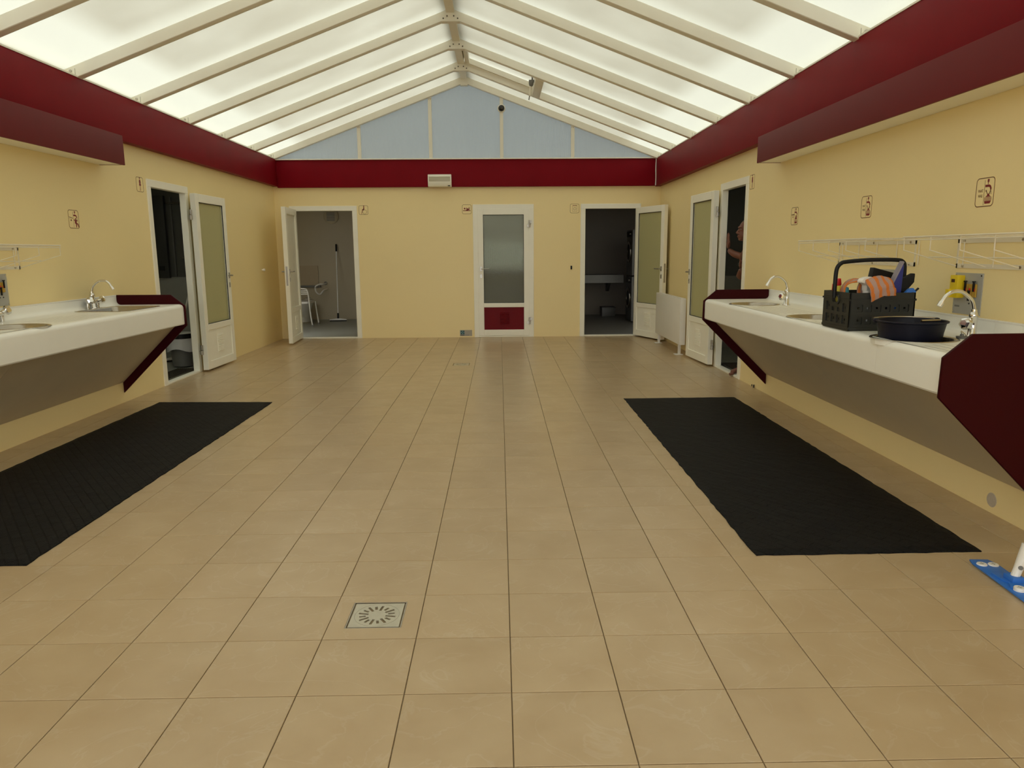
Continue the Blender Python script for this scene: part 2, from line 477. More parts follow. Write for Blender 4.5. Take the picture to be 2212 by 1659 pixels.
fl = MB(); fl.box(XL-WT, YF-.1, -.2, XR+WT, YB+WT, -.005)
floor = struct(fl.build('floor', M_grout, loc=(-.5, 2.5, 0)), 'beige tiled hall floor with brown grout joints', 'floor')
def tile_prof(mb, x0, y0, x1, y1):
    c = .0012
    mb.add([(x0,y0,-.006),(x1,y0,-.006),(x1,y1,-.006),(x0,y1,-.006),(x0,y0,-c),(x1,y0,-c),(x1,y1,-c),(x0,y1,-c),
            (x0+c,y0+c,0),(x1-c,y0+c,0),(x1-c,y1-c,0),(x0+c,y1-c,0)],
           [(0,1,5,4),(1,2,6,5),(2,3,7,6),(3,0,4,7),(4,5,9,8),(5,6,10,9),(6,7,11,10),(7,4,8,11),(8,9,10,11)])
def to_px(p):
    d = Vector(p) - CAM_LOC; z = d.dot(fwd)
    if z < .2: return None
    return 1106 + 1581.958*d.dot(right)/z, 829.5 - 1581.958*d.dot(up)/z
G2 = .0016
cells = []
for i in range(math.floor(XL/TS), math.ceil(XR/TS)):
    for j in range(math.floor(YF/TS), math.ceil(YB/TS)):
        x0, x1, y0, y1 = max(i*TS+G2, XL), min((i+1)*TS-G2, XR), max(j*TS+G2, YF), min((j+1)*TS-G2, YB)
        if x1-x0 < .01 or y1-y0 < .01: continue
        q = [to_px((a, b, 0)) for a, b in ((x0,y0),(x1,y0),(x1,y1),(x0,y1))]
        ar = 0
        if all(q):
            cl = [(min(max(a,0),2212), min(max(b,0),1659)) for a, b in q]
            ar = abs(sum(cl[k][0]*cl[(k+1)%4][1]-cl[(k+1)%4][0]*cl[k][1] for k in range(4)))/2
        cx, cy = (x0+x1)/2, (y0+y1)/2
        if (1.15 < cx < 2.1 and 1.05 < cy < 4.5) or (-3.15 < cx < -2.15 and 1.05 < cy < 4.5): ar = 0
        cells.append((ar, i, j, x0, x1, y0, y1))
cells.sort(reverse=True)
DRAINS = {(-2, 1): (-.604, .41, -.397, .612), (-2, 20): (-.602, 6.685, -.398, 6.890)}
tile_me = None; rest = MB(); nt = 0
for ar, i, j, x0, x1, y0, y1 in cells:
    if (i, j) in DRAINS or nt >= 290: 
        if (i, j) not in DRAINS: tile_prof(rest, x0, y0, x1, y1)
        continue
    nt += 1
    full = abs((x1-x0)-(TS-2*G2)) < 1e-6 and abs((y1-y0)-(TS-2*G2)) < 1e-6
    if full and tile_me is not None:
        o = bpy.data.objects.new('tile', tile_me); COL.objects.link(o); o.parent = floor
        o.location = Vector((x0, y0, 0)) - ORG['floor']
        continue
    mb = MB(); w_, h_ = x1-x0, y1-y0
    if full:
        tile_prof(mb, 0, 0, w_, h_)
        me = bpy.data.meshes.new('tile'); me.from_pydata([tuple(p) for p in mb.v], [], mb.f); me.materials.append(M_tile)
        tile_me = me
        o = bpy.data.objects.new('tile', me); COL.objects.link(o); o.parent = floor; o.location = Vector((x0, y0, 0)) - ORG['floor']
    else:
        tile_prof(mb, x0, y0, x1, y1); mb.build('tile', M_tile, floor, fix=False)
rest.build('far_tiles', M_tile, floor, kind='stuff', fix=False)
for (i, j), (a, b, c, d) in DRAINS.items():
    mb = MB(); mb.prism(rect(i*TS+G2, j*TS+G2, (i+1)*TS-G2, (j+1)*TS-G2), -.006, 0, holes=[rect(a, b, c, d)])
    mb.build('tile', M_tile, floor)

# walls
def notch(y0, y1, z0, z1, doors):
    p = [(y0, z1), (y0, z0)]
    for a, b, h in doors: p += [(a, z0), (a, h), (b, h), (b, z0)]
    return p + [(y1, z0), (y1, z1)]
D1 = (5.545, 6.36); D5 = (5.59, 6.378)
mb = MB(); mb.prism(notch(YF-.1, YB+WT, -.02, 2.80, [(D1[0]-.01, D1[1]+.01, 2.02)]), XL-WT, XL, ax=(1,2,0))
struct(mb.build('wall_left', M_wall, loc=(XL, 2.5, 0)), 'cream laminate wall with the women shower door', 'wall')
mb = MB(); mb.prism(notch(YF-.1, YB+WT, -.02, 2.80, [(D5[0]-.01, D5[1]+.01, 2.02)]), XR, XR+WT, ax=(1,2,0))
struct(mb.build('wall_right', M_wall, loc=(XR, 2.5, 0)), 'cream laminate wall with the men shower door', 'wall')
BD = [(-3.21, -2.31, 2.01), (-.36, .452, 2.02), (1.335, 2.13, 2.01)]
mb = MB(); mb.prism(notch(XL, XR, -.02, 2.75, BD), YB, YB+WT, ax=(0,2,1))
struct(mb.build('wall_back', M_wall, loc=(-.5, YB, 0)), 'cream laminate end wall with three white doors', 'wall')
mb = MB(); mb.prism(notch(XL, XR, -.02, 2.75, [(-3.2, 2.2, 2.6)]), YF-.1, YF, ax=(0,2,1))  # unseen wide opening, added to throw level daylight onto the walls
struct(mb.build('wall_front', M_wall, loc=(-.5, YF, 0)), 'cream wall behind the viewer with a wide opening added for daylight', 'wall')

# burgundy fascia bands
mb = MB(); mb.box(XL, YF, 2.365, -3.43, YB, 2.764)
struct(mb.build('trim_1', M_fascia, loc=(XL, 2.5, 2.5), bevel=.004), 'burgundy fascia band under the eaves on the women side', 'fascia')
mb = MB(); mb.box(2.42, YF, 2.337, XR, YB, 2.756)
struct(mb.build('trim_2', M_fascia, loc=(XR, 2.5, 2.5), bevel=.004), 'burgundy fascia band under the eaves on the men side', 'fascia')
mb = MB(); mb.box(-3.43, 9.63, 2.345, 2.42, YB, 2.752)
struct(mb.build('trim_3', M_fascia, loc=(-.5, YB, 2.5), bevel=.004), 'burgundy fascia band across the end wall', 'fascia')
mb = MB(); mb.tube(smoothpath([(2.412, 9.622, 2.35), (2.415, 9.623, 2.47), (2.410, 9.622, 2.60), (2.413, 9.622, 2.755)]), .008, 6)
struct(mb.build('trim_4', M_wplastic, loc=(2.412, 9.622, 2.35), smooth=True), 'white sealant bead in the corner of the burgundy bands', 'sealant')

# pelmet boxes over the counters
def pelmet(x_w, x_f, y0, y1, z0, z1, label):
    s = 1 if x_f > x_w else -1; x_w += s*.003
    r = thing('pelmet', label, 'pelmet', ((x_w+x_f)/2, (y0+y1)/2, z0))
    mb = MB(); mb.box(x_f-s*.018, y0, z0, x_f, y1, z1); mb.build('front_board', M_pelmet, r, bevel=.002)
    for y in (y0, y1-.018):
        mb = MB(); mb.box(x_w, y, z0+.002, x_f-s*.018, y+.018, z1); mb.build('end_board', M_pelmet, r)
    mb = MB(); mb.box(x_w, y0+.018, z0+.004, x_f-s*.018, y1-.018, z0+.02); mb.build('soffit_board', M_upvc, r)
    mb = MB(); mb.box(x_w, y0+.018, z1-.012, x_f-s*.018, y1-.018, z1); mb.build('top_board', M_pelmet, r)
    for y in (y0+.9, y0+2.0, y0+3.0):
        mb = MB(); mb.lathe([(.006, z0+.008), (.006, z0+.012)], ((x_w+x_f)/2, y, 0), 8); mb.build('screw', M_steel, r)
pelmet(XL, -3.29, .9, 4.64, 2.116, 2.365, 'dull burgundy pelmet box above the counter with the square sink')
pelmet(XR, 2.290, .9, 4.70, 2.112, 2.337, 'dull burgundy pelmet box above the counter holding the grey crate')

# ------------------------------------------------------------------ roof
XRG = -.5275
def zb(x): return 3.85 - .3746*abs(x-XRG)
RY = [4.31 + 1.096*k for k in range(-8, 5)] + [9.60]
RD = .098
ceil_mb = MB()
ceil_mb.box(XRG-.045, YF, zb(XRG)+.050, XRG+.045, 9.66, zb(XRG)+.14)
ceil_mb.box(XL-.02, YF, 2.764, -3.425, 9.66, 2.776)
ceil_mb.box(2.415, YF, 2.756, XR+.02, 9.66, 2.768)
ceiling = struct(ceil_mb.build('ceiling', M_cream, loc=(XRG, 2.5, 3.7)), 'glazed pitched roof of opal sheets between cream rafters', 'roof')
for y in RY:
    if y < YF: continue
    hw = .040
    for s in (-1, 1):
        xe = -3.53 if s < 0 else 2.525
        xi = XRG + s*.0
        mb = MB(); mb.prism([(xi, zb(xi)), (xe, zb(xe)), (xe, zb(xe)+RD), (xi, zb(xi)+RD)], y-hw, y+hw, ax=(0,2,1))
        rf = mb.build('rafter', M_cream, ceiling, bevel=.004, seg=1)
        mb = MB(); xb = -3.475 if s < 0 else 2.465
        mb.lathe([(.011, y-hw-.008), (.011, y-hw)], (xb, 0, zb(xb)+.064), 8, axis='y')
        mb.box(xb-s*.035-.0015, y-hw-.003, zb(xb)+.03, xb-s*.035+.0015, y-hw, zb(xb)+.085)
        mb.build('bolt', M_steel, rf)
    z0 = zb(XRG); pw = .10 if y < 9.5 else .055
    mb = MB(); mb.prism([(XRG-pw, z0-.036), (XRG+pw, z0-.036), (XRG+pw, z0+.030), (XRG+pw*.6, z0+.052), (XRG-pw*.6, z0+.052), (XRG-pw, z0+.030)], y-hw-.006, y-hw, ax=(0,2,1))
    pl = mb.build('ridge_plate', M_cream, ceiling)
    mb = MB(); mb.box(XRG-pw, y-hw, z0-.038, XRG+pw, y+hw, z0-.034); mb.build('plate_flange', M_cream, pl)
    if y > 9.5: continue
    mb = MB()
    for dx, dz in ((-.078, -.008), (-.036, .016), (.036, .016), (.078, -.008)): mb.lathe([(.008, y-hw-.012), (.008, y-hw-.006)], (XRG+dx, 0, z0+dz), 8, axis='y')
    mb.build('bolts', pm('dark_bolt', (.10, .085, .06), .5) if 'dark_bolt' not in bpy.data.materials else bpy.data.materials['dark_bolt'], pl, kind='stuff')
RYv = [y for y in RY if y >= YF]
HATCH = (7.598, 8.694)     # bay with the opening vent, +x side near the ridge
edges = [YF] + RYv + [9.73]
for a, b in zip(edges[:-1], edges[1:]):
    if b-a < .1: continue
    for s in (-1, 1):
        xe = XL-.06 if s < 0 else XR+.06
        x0 = XRG + s*.03
        if s > 0 and abs(a-HATCH[0]) < .02:
            x0 = .56
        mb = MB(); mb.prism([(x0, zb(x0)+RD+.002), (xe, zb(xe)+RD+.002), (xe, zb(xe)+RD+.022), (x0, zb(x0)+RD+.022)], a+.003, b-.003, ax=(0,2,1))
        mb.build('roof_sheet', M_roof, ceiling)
mb = MB(); mb.box(XRG-.12, YF, zb(XRG)+RD+.03, XRG+.12, 9.7, zb(XRG)+RD+.05); mb.build('ridge_cap', M_cream, ceiling)
for x0, x1 in ((XL-WT, XL-.03), (XR+.03, XR+WT)):
    mb = MB(); mb.box(x0, YF, 2.75, x1, 9.735, 2.84); mb.build('eave_strip', M_cream, ceiling)

# opening roof vent with crank
hv = thing('roof_vent', 'cream framed opening roof vent beside the ridge', 'roof vent', (.02, 8.146, zb(.02)+RD))
def slope_box(mb, xa, xb_, ya, yb, d0, d1):
    mb.prism([(xa, zb(xa)+d0), (xb_, zb(xb_)+d0), (xb_, zb(xb_)+d1), (xa, zb(xa)+d1)], ya, yb, ax=(0,2,1))
mb = MB()
slope_box(mb, XRG+.06, .54, 7.64, 7.69, RD-.01, RD+.06); slope_box(mb, XRG+.06, .54, 8.60, 8.652, RD-.01, RD+.06)
slope_box(mb, XRG+.06, XRG+.12, 7.69, 8.60, RD-.01, RD+.06)
mb.build('vent_frame', M_cream, hv)
mb = MB(); slope_box(mb, .455, .555, 7.64, 8.652, -.01, RD+.06); mb.build('cross_bar', M_cream, hv, bevel=.004)
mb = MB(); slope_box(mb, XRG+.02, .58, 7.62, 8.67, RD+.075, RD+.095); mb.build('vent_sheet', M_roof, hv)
CY = 8.03; zc = zb(.43)+.03
ck = thing('vent_crank', 'dark metal vent crank with a pale stem hanging from the roof vent', 'crank', (.42, CY, zc))
mb = MB(); mb.ball((.415, CY, zc-.01), (.032, .028, .045), 10, 6); mb.box(.385, CY-.015, zc, .462, CY+.015, zc+.03); mb.lathe([(.010, zc+.02), (.010, zc+.085)], (.43, CY, 0), 8)
mb.build('gearbox', M_grey, ck, smooth=True)
mb = MB(); mb.tube([(.410, CY, zc-.04), (.394, CY-.01, zc-.17)], .012, 8); mb.build('stem', M_cream, ck, smooth=True)
mb = MB(); mb.tube([(.395, CY-.01, zc-.16), (.384, CY-.015, zc-.22)], .007, 8); mb.build('hook', M_grey, ck, smooth=True)

# gable glazing
mb = MB(); mb.box(-3.43, 9.60, 2.752, 2.42, 9.68, 2.768)
w1 = struct(mb.build('window_1', M_upvc, loc=(XRG, 9.64, 2.75)), 'grey ribbed gable glazing with cream mullions', 'window')
MX = [-2.144, -1.055, .031, 1.12]
bx = [XL] + MX + [XR]
for a, b in zip(bx[:-1], bx[1:]):
    za, zb_ = zb(a)+.09, zb(b)+.09
    p = [(a, 2.76), (b, 2.76), (b, max(zb_, 2.77))]
    if a < XRG < b: p.append((XRG, zb(XRG)+.09))
    p.append((a, max(za, 2.77)))
    m2 = MB(); m2.prism(p, 9.650, 9.662, ax=(0,2,1)); m2.build('pane', M_gable, w1)
for x in MX:
    m2 = MB(); m2.prism([(x-.026, 2.768), (x+.026, 2.768), (x+.026, zb(x+.026)+.06), (x-.026, zb(x-.026)+.06)], 9.61, 9.65, ax=(0,2,1))
    mu = m2.build('mullion', M_cream, w1)
    m2 = MB()
    for dx in (-.014, .014): m2.lathe([(.006, 9.604), (.006, 9.61)], (x+dx, 0, zb(x)-.02), 6, axis='y')
    m2.build('screws', M_steel, mu, kind='stuff')
m2 = MB()
m2.prism([(XL, 2.75), (-2.6, 2.75), (-2.6, 2.77), (XL, 2.77)], 9.66, 9.80, ax=(0,2,1))
m2.build('ledge', M_cream, w1)
# glazed gable behind the viewer
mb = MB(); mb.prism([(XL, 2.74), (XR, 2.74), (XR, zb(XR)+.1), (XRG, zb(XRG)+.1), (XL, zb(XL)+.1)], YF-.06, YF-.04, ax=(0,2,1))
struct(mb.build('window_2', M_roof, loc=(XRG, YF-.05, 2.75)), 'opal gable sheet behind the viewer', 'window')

# ------------------------------------------------------------------ service rooms behind the doors
def room(name, x0, x1, y0, y1, z1, skip, mw, mf, words, light=None):
    t = .04; mb = MB()
    if 'x0' not in skip: mb.box(x0-t, y0, -.02, x0, y1, z1)
    if 'x1' not in skip: mb.box(x1, y0, -.02, x1+t, y1, z1)
    if 'y0' not in skip: mb.box(x0-t, y0-t, -.02, x1+t, y0, z1)
    if 'y1' not in skip: mb.box(x0-t, y1, -.02, x1+t, y1+t, z1)
    struct(mb.build('wall_'+name, mw, loc=((x0+x1)/2, (y0+y1)/2, 0)), 'plain walls of the '+words, 'wall')
    mb = MB(); mb.prism(rect(x0-t, y0-t, x1+t, y1+t), z1, z1+.08, holes=[rect(*light)] if light else [])
    cl = struct(mb.build('ceiling_'+name, mw, loc=((x0+x1)/2, (y0+y1)/2, z1)), 'low ceiling of the '+words, 'ceiling')
    if light:
        mb = MB(); mb.box(light[0]-.02, light[1]-.02, z1+.08, light[2]+.02, light[3]+.02, z1+.10); mb.build('added_rooflight', M_roof, cl)  # unseen rooflight added to bring daylight into the room
    mb = MB(); mb.box(x0-t, y0-t, -.15, x1+t, y1+t, -.004)
    struct(mb.build('floor_'+name, mf, loc=((x0+x1)/2, (y0+y1)/2, 0)), 'grey floor of the '+words, 'floor')
M_roomg = pm('grey_room_wall', (.60, .60, .55), .5, var=.05, scale=2)
room('women', -6.2, XL-WT, 3.6, 8.2, 2.45, ['x1'], M_roomg, M_roomf, 'women shower room', (-5.4, 4.2, -3.9, 5.9))
room('men', XR+WT, 5.2, 3.6, 8.2, 2.45, ['x0'], M_roomg, M_roomf, 'men shower room', (3.0, 4.2, 4.3, 5.7))
room('toilet', -4.7, -1.95, YB+WT, 13.2, 2.45, ['y0'], M_room, M_roomf, 'accessible toilet')
room('baby', -1.2, 1.0, YB+WT, 12.2, 2.45, ['y0', 'y1'], M_roomg, M_roomf, 'baby changing room', (-.9, 10.2, .8, 11.9))
mb = MB(); mb.prism(rect(-1.24, -.02, 1.04, 2.45), 12.2, 12.26, holes=[rect(-.25, 1.04, .45, 1.60)], ax=(0,2,1))
struct(mb.build('wall_baby_end', M_roomg, loc=(0, 12.2, 0)), 'end wall of the baby changing room with an added window', 'wall')
mb = MB(); mb.prism(rect(-.26, 1.03, .46, 1.61), 12.205, 12.255, holes=[rect(-.21, 1.08, .41, 1.56)], ax=(0,2,1))  # unseen rear window, added so the door glass is lit from behind
w3 = struct(mb.build('added_window', M_upvc, loc=(.1, 12.23, 1.6)), 'small added window lighting the ribbed glass from behind', 'window')
mb = MB(); mb.box(-.22, 12.225, 1.07, .42, 12.235, 1.57); mb.build('pane', M_addwin, w3)
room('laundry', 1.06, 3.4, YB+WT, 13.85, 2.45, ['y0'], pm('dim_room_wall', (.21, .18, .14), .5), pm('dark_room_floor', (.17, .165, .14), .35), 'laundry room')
# ------------------------------------------------------------------ doors
def lever(mb, u, v, d, s, sd):
    # plate + lever towards s*u, on the side sd of the leaf
    mb.box(u-.014, v-.035, min(d, d+sd*.008), u+.014, v+.035, max(d, d+sd*.008))
    mb.lathe([(.010, d), (.010, d+sd*.045)], (u, v, 0), 10)
    mb.tube([(u, v, d+sd*.045), (u+s*.03, v, d+sd*.047), (u+s*.125, v, d+sd*.045)], .0085, 8)
def door_frame(root, M, w, h, depth=.05, tw=.075):
    mb = MB(M)
    mb.box(0, 0, -depth-.008, tw, h-tw, .012); mb.box(w-tw, 0, -depth-.008, w, h-tw, .012); mb.box(0, h-tw, -depth-.008, w, h, .012)
    mb.build('door_frame', M_upvc, root, bevel=.003, seg=1)
    mb = MB(M); mb.box(tw, 0, -depth-.008, w-tw, .022, .010); mb.build('threshold', M_upvc, root, bevel=.003, seg=1)
def leaf(root, M, w, glass, lower, h=1.99, t=.062, v0=.024, both=True, hs=-1, gm=None):
    S, TR, BR = .085, .092, .094
    mb = MB(M)
    mb.box(0, v0, -t, S, h+v0, 0); mb.box(w-S, v0, -t, w, h+v0, 0)
    mb.box(S, h+v0-TR, -t, w-S, h+v0, 0); mb.box(S, v0, -t, w-S, v0+BR, 0); mb.box(S, .477, -t, w-S, .545, 0)
    lf = mb.build('door_leaf', M_upvc, root, bevel=.003, seg=1)
    mb = MB(M)
    if glass is M_ribglass:
        n = 46*6; u0, u1 = S-.006, w-S+.006; prof = []
        for k in range(n+1):
            u = u0+(u1-u0)*k/n; prof.append((u, -t*.5+.005+.0016*math.cos(2*math.pi*46*k/n)))
        vs = []
        for v in (.541, h+v0-TR+.006): vs += [(u, v, d) for u, d in prof] + [(u, v, -t*.5-.004) for u, d in prof]
        N_ = n+1; q = 2*N_
        fs = [(k, k+1, q+k+1, q+k) for k in range(n)] + [(N_+k+1, N_+k, q+N_+k, q+N_+k+1) for k in range(n)] + [(k+1, k, N_+k, N_+k+1) for k in range(n)] + [(q+k, q+k+1, q+N_+k+1, q+N_+k) for k in range(n)] + [(0, q, q+N_, N_), (n, N_+n, q+N_+n, q+n)]
        mb.add(vs, fs)
    else:
        mb.box(S-.006, .541, -t*.5-.006, w-S+.006, h+v0-TR+.006, -t*.5+.006)
    mb.build('glass_pane', glass, lf, smooth=glass is M_ribglass, ang=70)
    mb = MB(M)
    g = .007; a, b, c, d = S, .545, w-S, h+v0-TR
    mb.prism(rect(a, b, c, d), -.016, -.008, holes=[rect(a+g, b+g, c-g, d-g)]); mb.build('gasket', gm or M_gasket, lf)
    mb = MB(M); mb.box(S-.004, v0+BR-.004, -t*.5-.012, w-S+.004, .481, -.012); mb.build('lower_panel', lower, lf)
    mb = MB(M)
    cu, cv = w*.49, .30
    mb.prism(rect(cu-.082, cv-.105, cu+.082, cv+.105), -.012, -.008)
    for c0 in (-.075, .005):
        for k in range(11):
            v = cv-.095+k*.0182
            mb.add([(cu+c0, v, -.008), (cu+c0+.07, v, -.008), (cu+c0+.07, v+.004, 0), (cu+c0, v+.004, 0), (cu+c0, v+.011, -.008), (cu+c0+.07, v+.011, -.008)],
                   [(0,1,2,3), (3,2,5,4), (0,3,4), (1,5,2)])
    mb.build('vent_grille', lower, lf)
    mb = MB(M)
    lever(mb, w-.045, 1.085, 0, hs, 1); lever(mb, w-.045, 1.085, -t, hs, -1)
    mb.build('lever_handle', M_nickel, lf, smooth=True)
    mb = MB(M)
    mb.box(w-.059, .94, 0, w-.031, 1.0, .005); mb.lathe([(.008, .005), (.008, .009)], (w-.045, .978, 0), 8)
    mb.build('lock_plate', M_nickel, lf)
    mb = MB(M); mb.box(w, .88, -t*.72, w+.002, 1.16, -t*.28); mb.build('latch_strip', M_nickel, lf)
    return lf
def hinges(root, M, d=0, u=0):
    for v in (.26, 1.78):
        mb = MB(M)
        mb.tube([(u, v-.055, d), (u, v-.003, d)], .013, 10); mb.tube([(u, v+.003, d), (u, v+.055, d)], .013, 10)
        mb.box(u-.035, v-.05, d-.012, u, v-.01, d-.002); mb.box(u, v+.01, d-.012, u+.035, v+.05, d-.002)
        mb.build('hinge', M_nickel, root, smooth=True)

def door(n, label, loc):
    o = thing('door_%d' % n, label, 'door', loc, None, 'structure'); return o
V = (0, 0, 1)
# women showers (x = XL)
d1 = door(1, 'white open door to the women shower room, hinged back on the wall', (XL, 5.95, 0))
F1 = frame((XL, D1[0]-.075, 0), (0,1,0), V, (1,0,0)); door_frame(d1, F1, D1[1]-D1[0]+.15, 2.085)
a = Vector((.020, .85, 0)).normalized()
L1 = frame((-3.398, 6.372, 0), a, V, (a.y, -a.x, 0)); leaf(d1, L1, .85, M_frost, M_upvc, hs=-1)
hinges(d1, frame((-3.475, 6.362, 0), (0,1,0), V, (1,0,0)), .02)
# men showers (x = XR)
d5 = door(5, 'white open door to the men shower room, beside the radiator', (XR, 6.0, 0))
F5 = frame((XR, D5[0]-.075, 0), (0,1,0), V, (-1,0,0)); door_frame(d5, F5, D5[1]-D5[0]+.15, 2.085)
a = Vector((-.050, .83, 0)).normalized()
L5 = frame((2.410, 6.415, 0), a, V, (-a.y, a.x, 0)); leaf(d5, L5, .83, M_frost, M_upvc)
hinges(d5, frame((2.47, 6.405, 0), (0,1,0), V, (-1,0,0)), .02)
# end wall doors
d2 = door(2, 'white open door of the accessible toilet with wheelchair sign beside it', (-2.76, YB, 0))
F2 = frame((-3.285, YB, 0), (1,0,0), V, (0,-1,0)); door_frame(d2, F2, 1.05, 2.07)
a = Vector((.06, -.80, 0)).normalized()
L2 = frame((-3.168, 9.655, 0), a, V, (-a.y, a.x, 0)); leaf(d2, L2, .82, pm('white_obscure_glass', (.80, .78, .68), .4), M_upvc, gm=M_upvc)
d3 = door(3, 'closed white door with ribbed glass and a burgundy lower panel', (.046, YB, 0))
F3 = frame((-.432, YB, 0), (1,0,0), V, (0,-1,0)); door_frame(d3, F3, .955, 2.08)
L3 = frame((.450, YB-.014, 0), (-1,0,0), V, (0,-1,0)); lf3 = leaf(d3, L3, .808, M_ribglass, pm('burgundy_door_panel', (.15, .002, .007), .45, spec=.15), hs=-1)
hinges(d3, frame((.452, YB-.014, 0), (1,0,0), V, (0,-1,0)), .012)
mb = MB(L3)
for u in (.22, .62):
    mb.box(u, .515, 0, u+.045, .527, .010)
    mb.box(u, .070, 0, u+.045, .082, .010)
mb.build('drain_cap', M_upvc, lf3)
d4 = door(4, 'white open laundry door standing by the radiator', (1.73, YB, 0))
F4 = frame((1.26, YB, 0), (1,0,0), V, (0,-1,0)); door_frame(d4, F4, .945, 2.08)
a = Vector((.285, -.765, 0)).normalized()
L4 = frame((2.118, 9.655, 0), a, V, (a.y, -a.x, 0)); leaf(d4, L4, .815, M_frost, M_upvc)
# ------------------------------------------------------------------ washing counters
ZT = .90
def counter(side, y0, y1, yj, holes, label, seams):
    """side -1: on x = XL, +1: on x = XR. Everything in (q, z) profile with q = distance from the wall."""
    X = (lambda q: XL+.003+q) if side < 0 else (lambda q: XR-.003-q)
    r = thing('washing_counter', label, 'counter', (X(.3), (y0+y1)/2, .1))
    pt = .018
    segs = [(y0+pt, yj-.0008), (yj+.0008, y1-pt)] if yj else [(y0+pt, y1-pt)]
    QF = .595; qa, qb = .052, .575
    for a, b in segs:
        mb = MB()
        hs = [[(X(q), y) for q, y in h] for h in holes if a < min(p[1] for p in h) and max(p[1] for p in h) < b]
        lo, hi = [], []
        for h in holes:                                # a sink that sits across the joint: half of its hole in each piece
            hc = sum(p[0] for p in h)/len(h); hr = max(p[0] for p in h)-hc
            if min(p[1] for p in h) < b < max(p[1] for p in h): hi = [(X(hc+hr*math.cos(math.radians(t))), b+hr*math.sin(math.radians(t))) for t in range(0, -181, -9)]
            if min(p[1] for p in h) < a < max(p[1] for p in h): lo = [(X(hc+hr*math.cos(math.radians(t))), a+hr*math.sin(math.radians(t))) for t in range(180, -1, -9)]
        mb.prism([(X(qa), a)] + lo + [(X(qb), a), (X(qb), b)] + hi + [(X(qa), b)], ZT-.028, ZT, holes=hs)
        # rolled front edge and drop
        prof = [(qb, ZT)] + [(qb-.0+ .036*math.sin(math.radians(t)), ZT-.036+.036*math.cos(math.radians(t))) for t in range(15, 91, 15)] + [(qb+.036, .725), (qb+.030, .716), (.530, .716), (.530, .726), (qb+.018, .730), (qb+.018, ZT-.036), (qb, ZT-.028)]
        n = len(prof)
        vs = [(X(q), a, z) for q, z in prof] + [(X(q), b, z) for q, z in prof]
        mb.add(vs, [(i, (i+1) % n, n+(i+1) % n, n+i) for i in range(n)] + [tuple(range(n)), tuple(range(n, 2*n))])
        # coved upstand
        prof = [(qa, ZT)] + [(qa-.036*math.sin(math.radians(t)), ZT+.036-.036*math.cos(math.radians(t))) for t in range(15, 91, 15)] + [(.016, .978), (.0, .978), (.0, ZT-.028), (qa, ZT-.028)]
        n = len(prof)
        vs = [(X(q), a, z) for q, z in prof] + [(X(q), b, z) for q, z in prof]
        mb.add(vs, [(i, (i+1) % n, n+(i+1) % n, n+i) for i in range(n)] + [tuple(range(n)), tuple(range(n, 2*n))])
        wt = mb.build('worktop', M_white, r, smooth=True, ang=25)
        mb = MB(); mb.box(min(X(0), X(.019)), a, .978, max(X(0), X(.019)), b, .988); mb.build('edge_strip', M_wplastic, r, bevel=.002, seg=1)
    # sloping panel under the counter, in pieces
    ys = [y0+pt] + list(seams) + [y1-pt]
    for a, b in zip(ys[:-1], ys[1:]):
        mb = MB()
        p = [(.528, .730), (.540, .718), (.004, .188), (.0, .188), (.0, .205)]
        n = len(p)
        vs = [(X(q), a+.0016, z) for q, z in p] + [(X(q), b-.0016, z) for q, z in p]
        mb.add(vs, [(i, (i+1) % n, n+(i+1) % n, n+i) for i in range(n)] + [tuple(range(n)), tuple(range(n, 2*n))])
        mb.build('under_panel', M_under, r)
    for y in (y0, y1-pt):
        mb = MB()
        p = [(.0, 1.0-.012), (.505, 1.0-.014), (.625, .885), (.628, .708), (.0, .088)]
        n = len(p)
        vs = [(X(q), y, z) for q, z in p] + [(X(q), y+pt, z) for q, z in p]
        mb.add(vs, [(i, (i+1) % n, n+(i+1) % n, n+i) for i in range(n)] + [tuple(range(n)), tuple(range(n, 2*n))])
        mb.build('end_panel', M_panel, r, bevel=.002, seg=1)
    return r
def drain_grooves(parent, pts):
    mb = MB()
    for (a, b) in pts:
        a = Vector((*a, ZT+.0006)); b = Vector((*b, ZT+.0006)); t = (b-a).normalized(); n = Vector((-t.y, t.x, 0))*.0016
        mb.add([tuple(a-n), tuple(b-n), tuple(b+n), tuple(a+n)], [(0,1,2,3)])
    mb.build('drainer_grooves', M_grey, parent, kind='stuff')

RS = [(2.115, 4.075), (2.115, 2.82), (2.075, 1.60)]       # round sinks, men side
LS = (-3.105, 2.62)
RR = .205
hR = [circ((XR-x, y), RR-.012, 40) for x, y in RS]
cR = counter(1, 1.013, 4.778, 1.60, hR, 'long white counter holding the grey crate, between burgundy end panels', [2.78])
SQ = (-3.415, 3.80, -2.985, 4.43)
hL = [circ((LS[0]-XL, LS[1]), RR-.012, 40), rrect(SQ[0]-XL+.012, SQ[1]+.012, SQ[2]-XL-.012, SQ[3]-.012, .05)]
cL = counter(-1, 1.013, 4.668, None, hL, 'long white counter with a rectangular sink beside its burgundy end', [2.4])
# fine drainer lines pressed into the tops
g = []
for k in range(6): g.append(((1.965+.052*k, 3.12), (1.975+.052*k, 3.80-.05*abs(k-2))))
for k in range(6): g.append(((1.965+.052*k, 1.86), (1.965+.052*k, 2.52)))
for k in range(6): g.append(((1.965+.055*k, 1.06), (1.965+.055*k, 1.37-.03*abs(k-2))))
drain_grooves(cR, g)
g = [((-2.975-.055*k, 2.92), (-2.985-.055*k, 3.62-.07*abs(k-2))) for k in range(6)]
drain_grooves(cL, g)

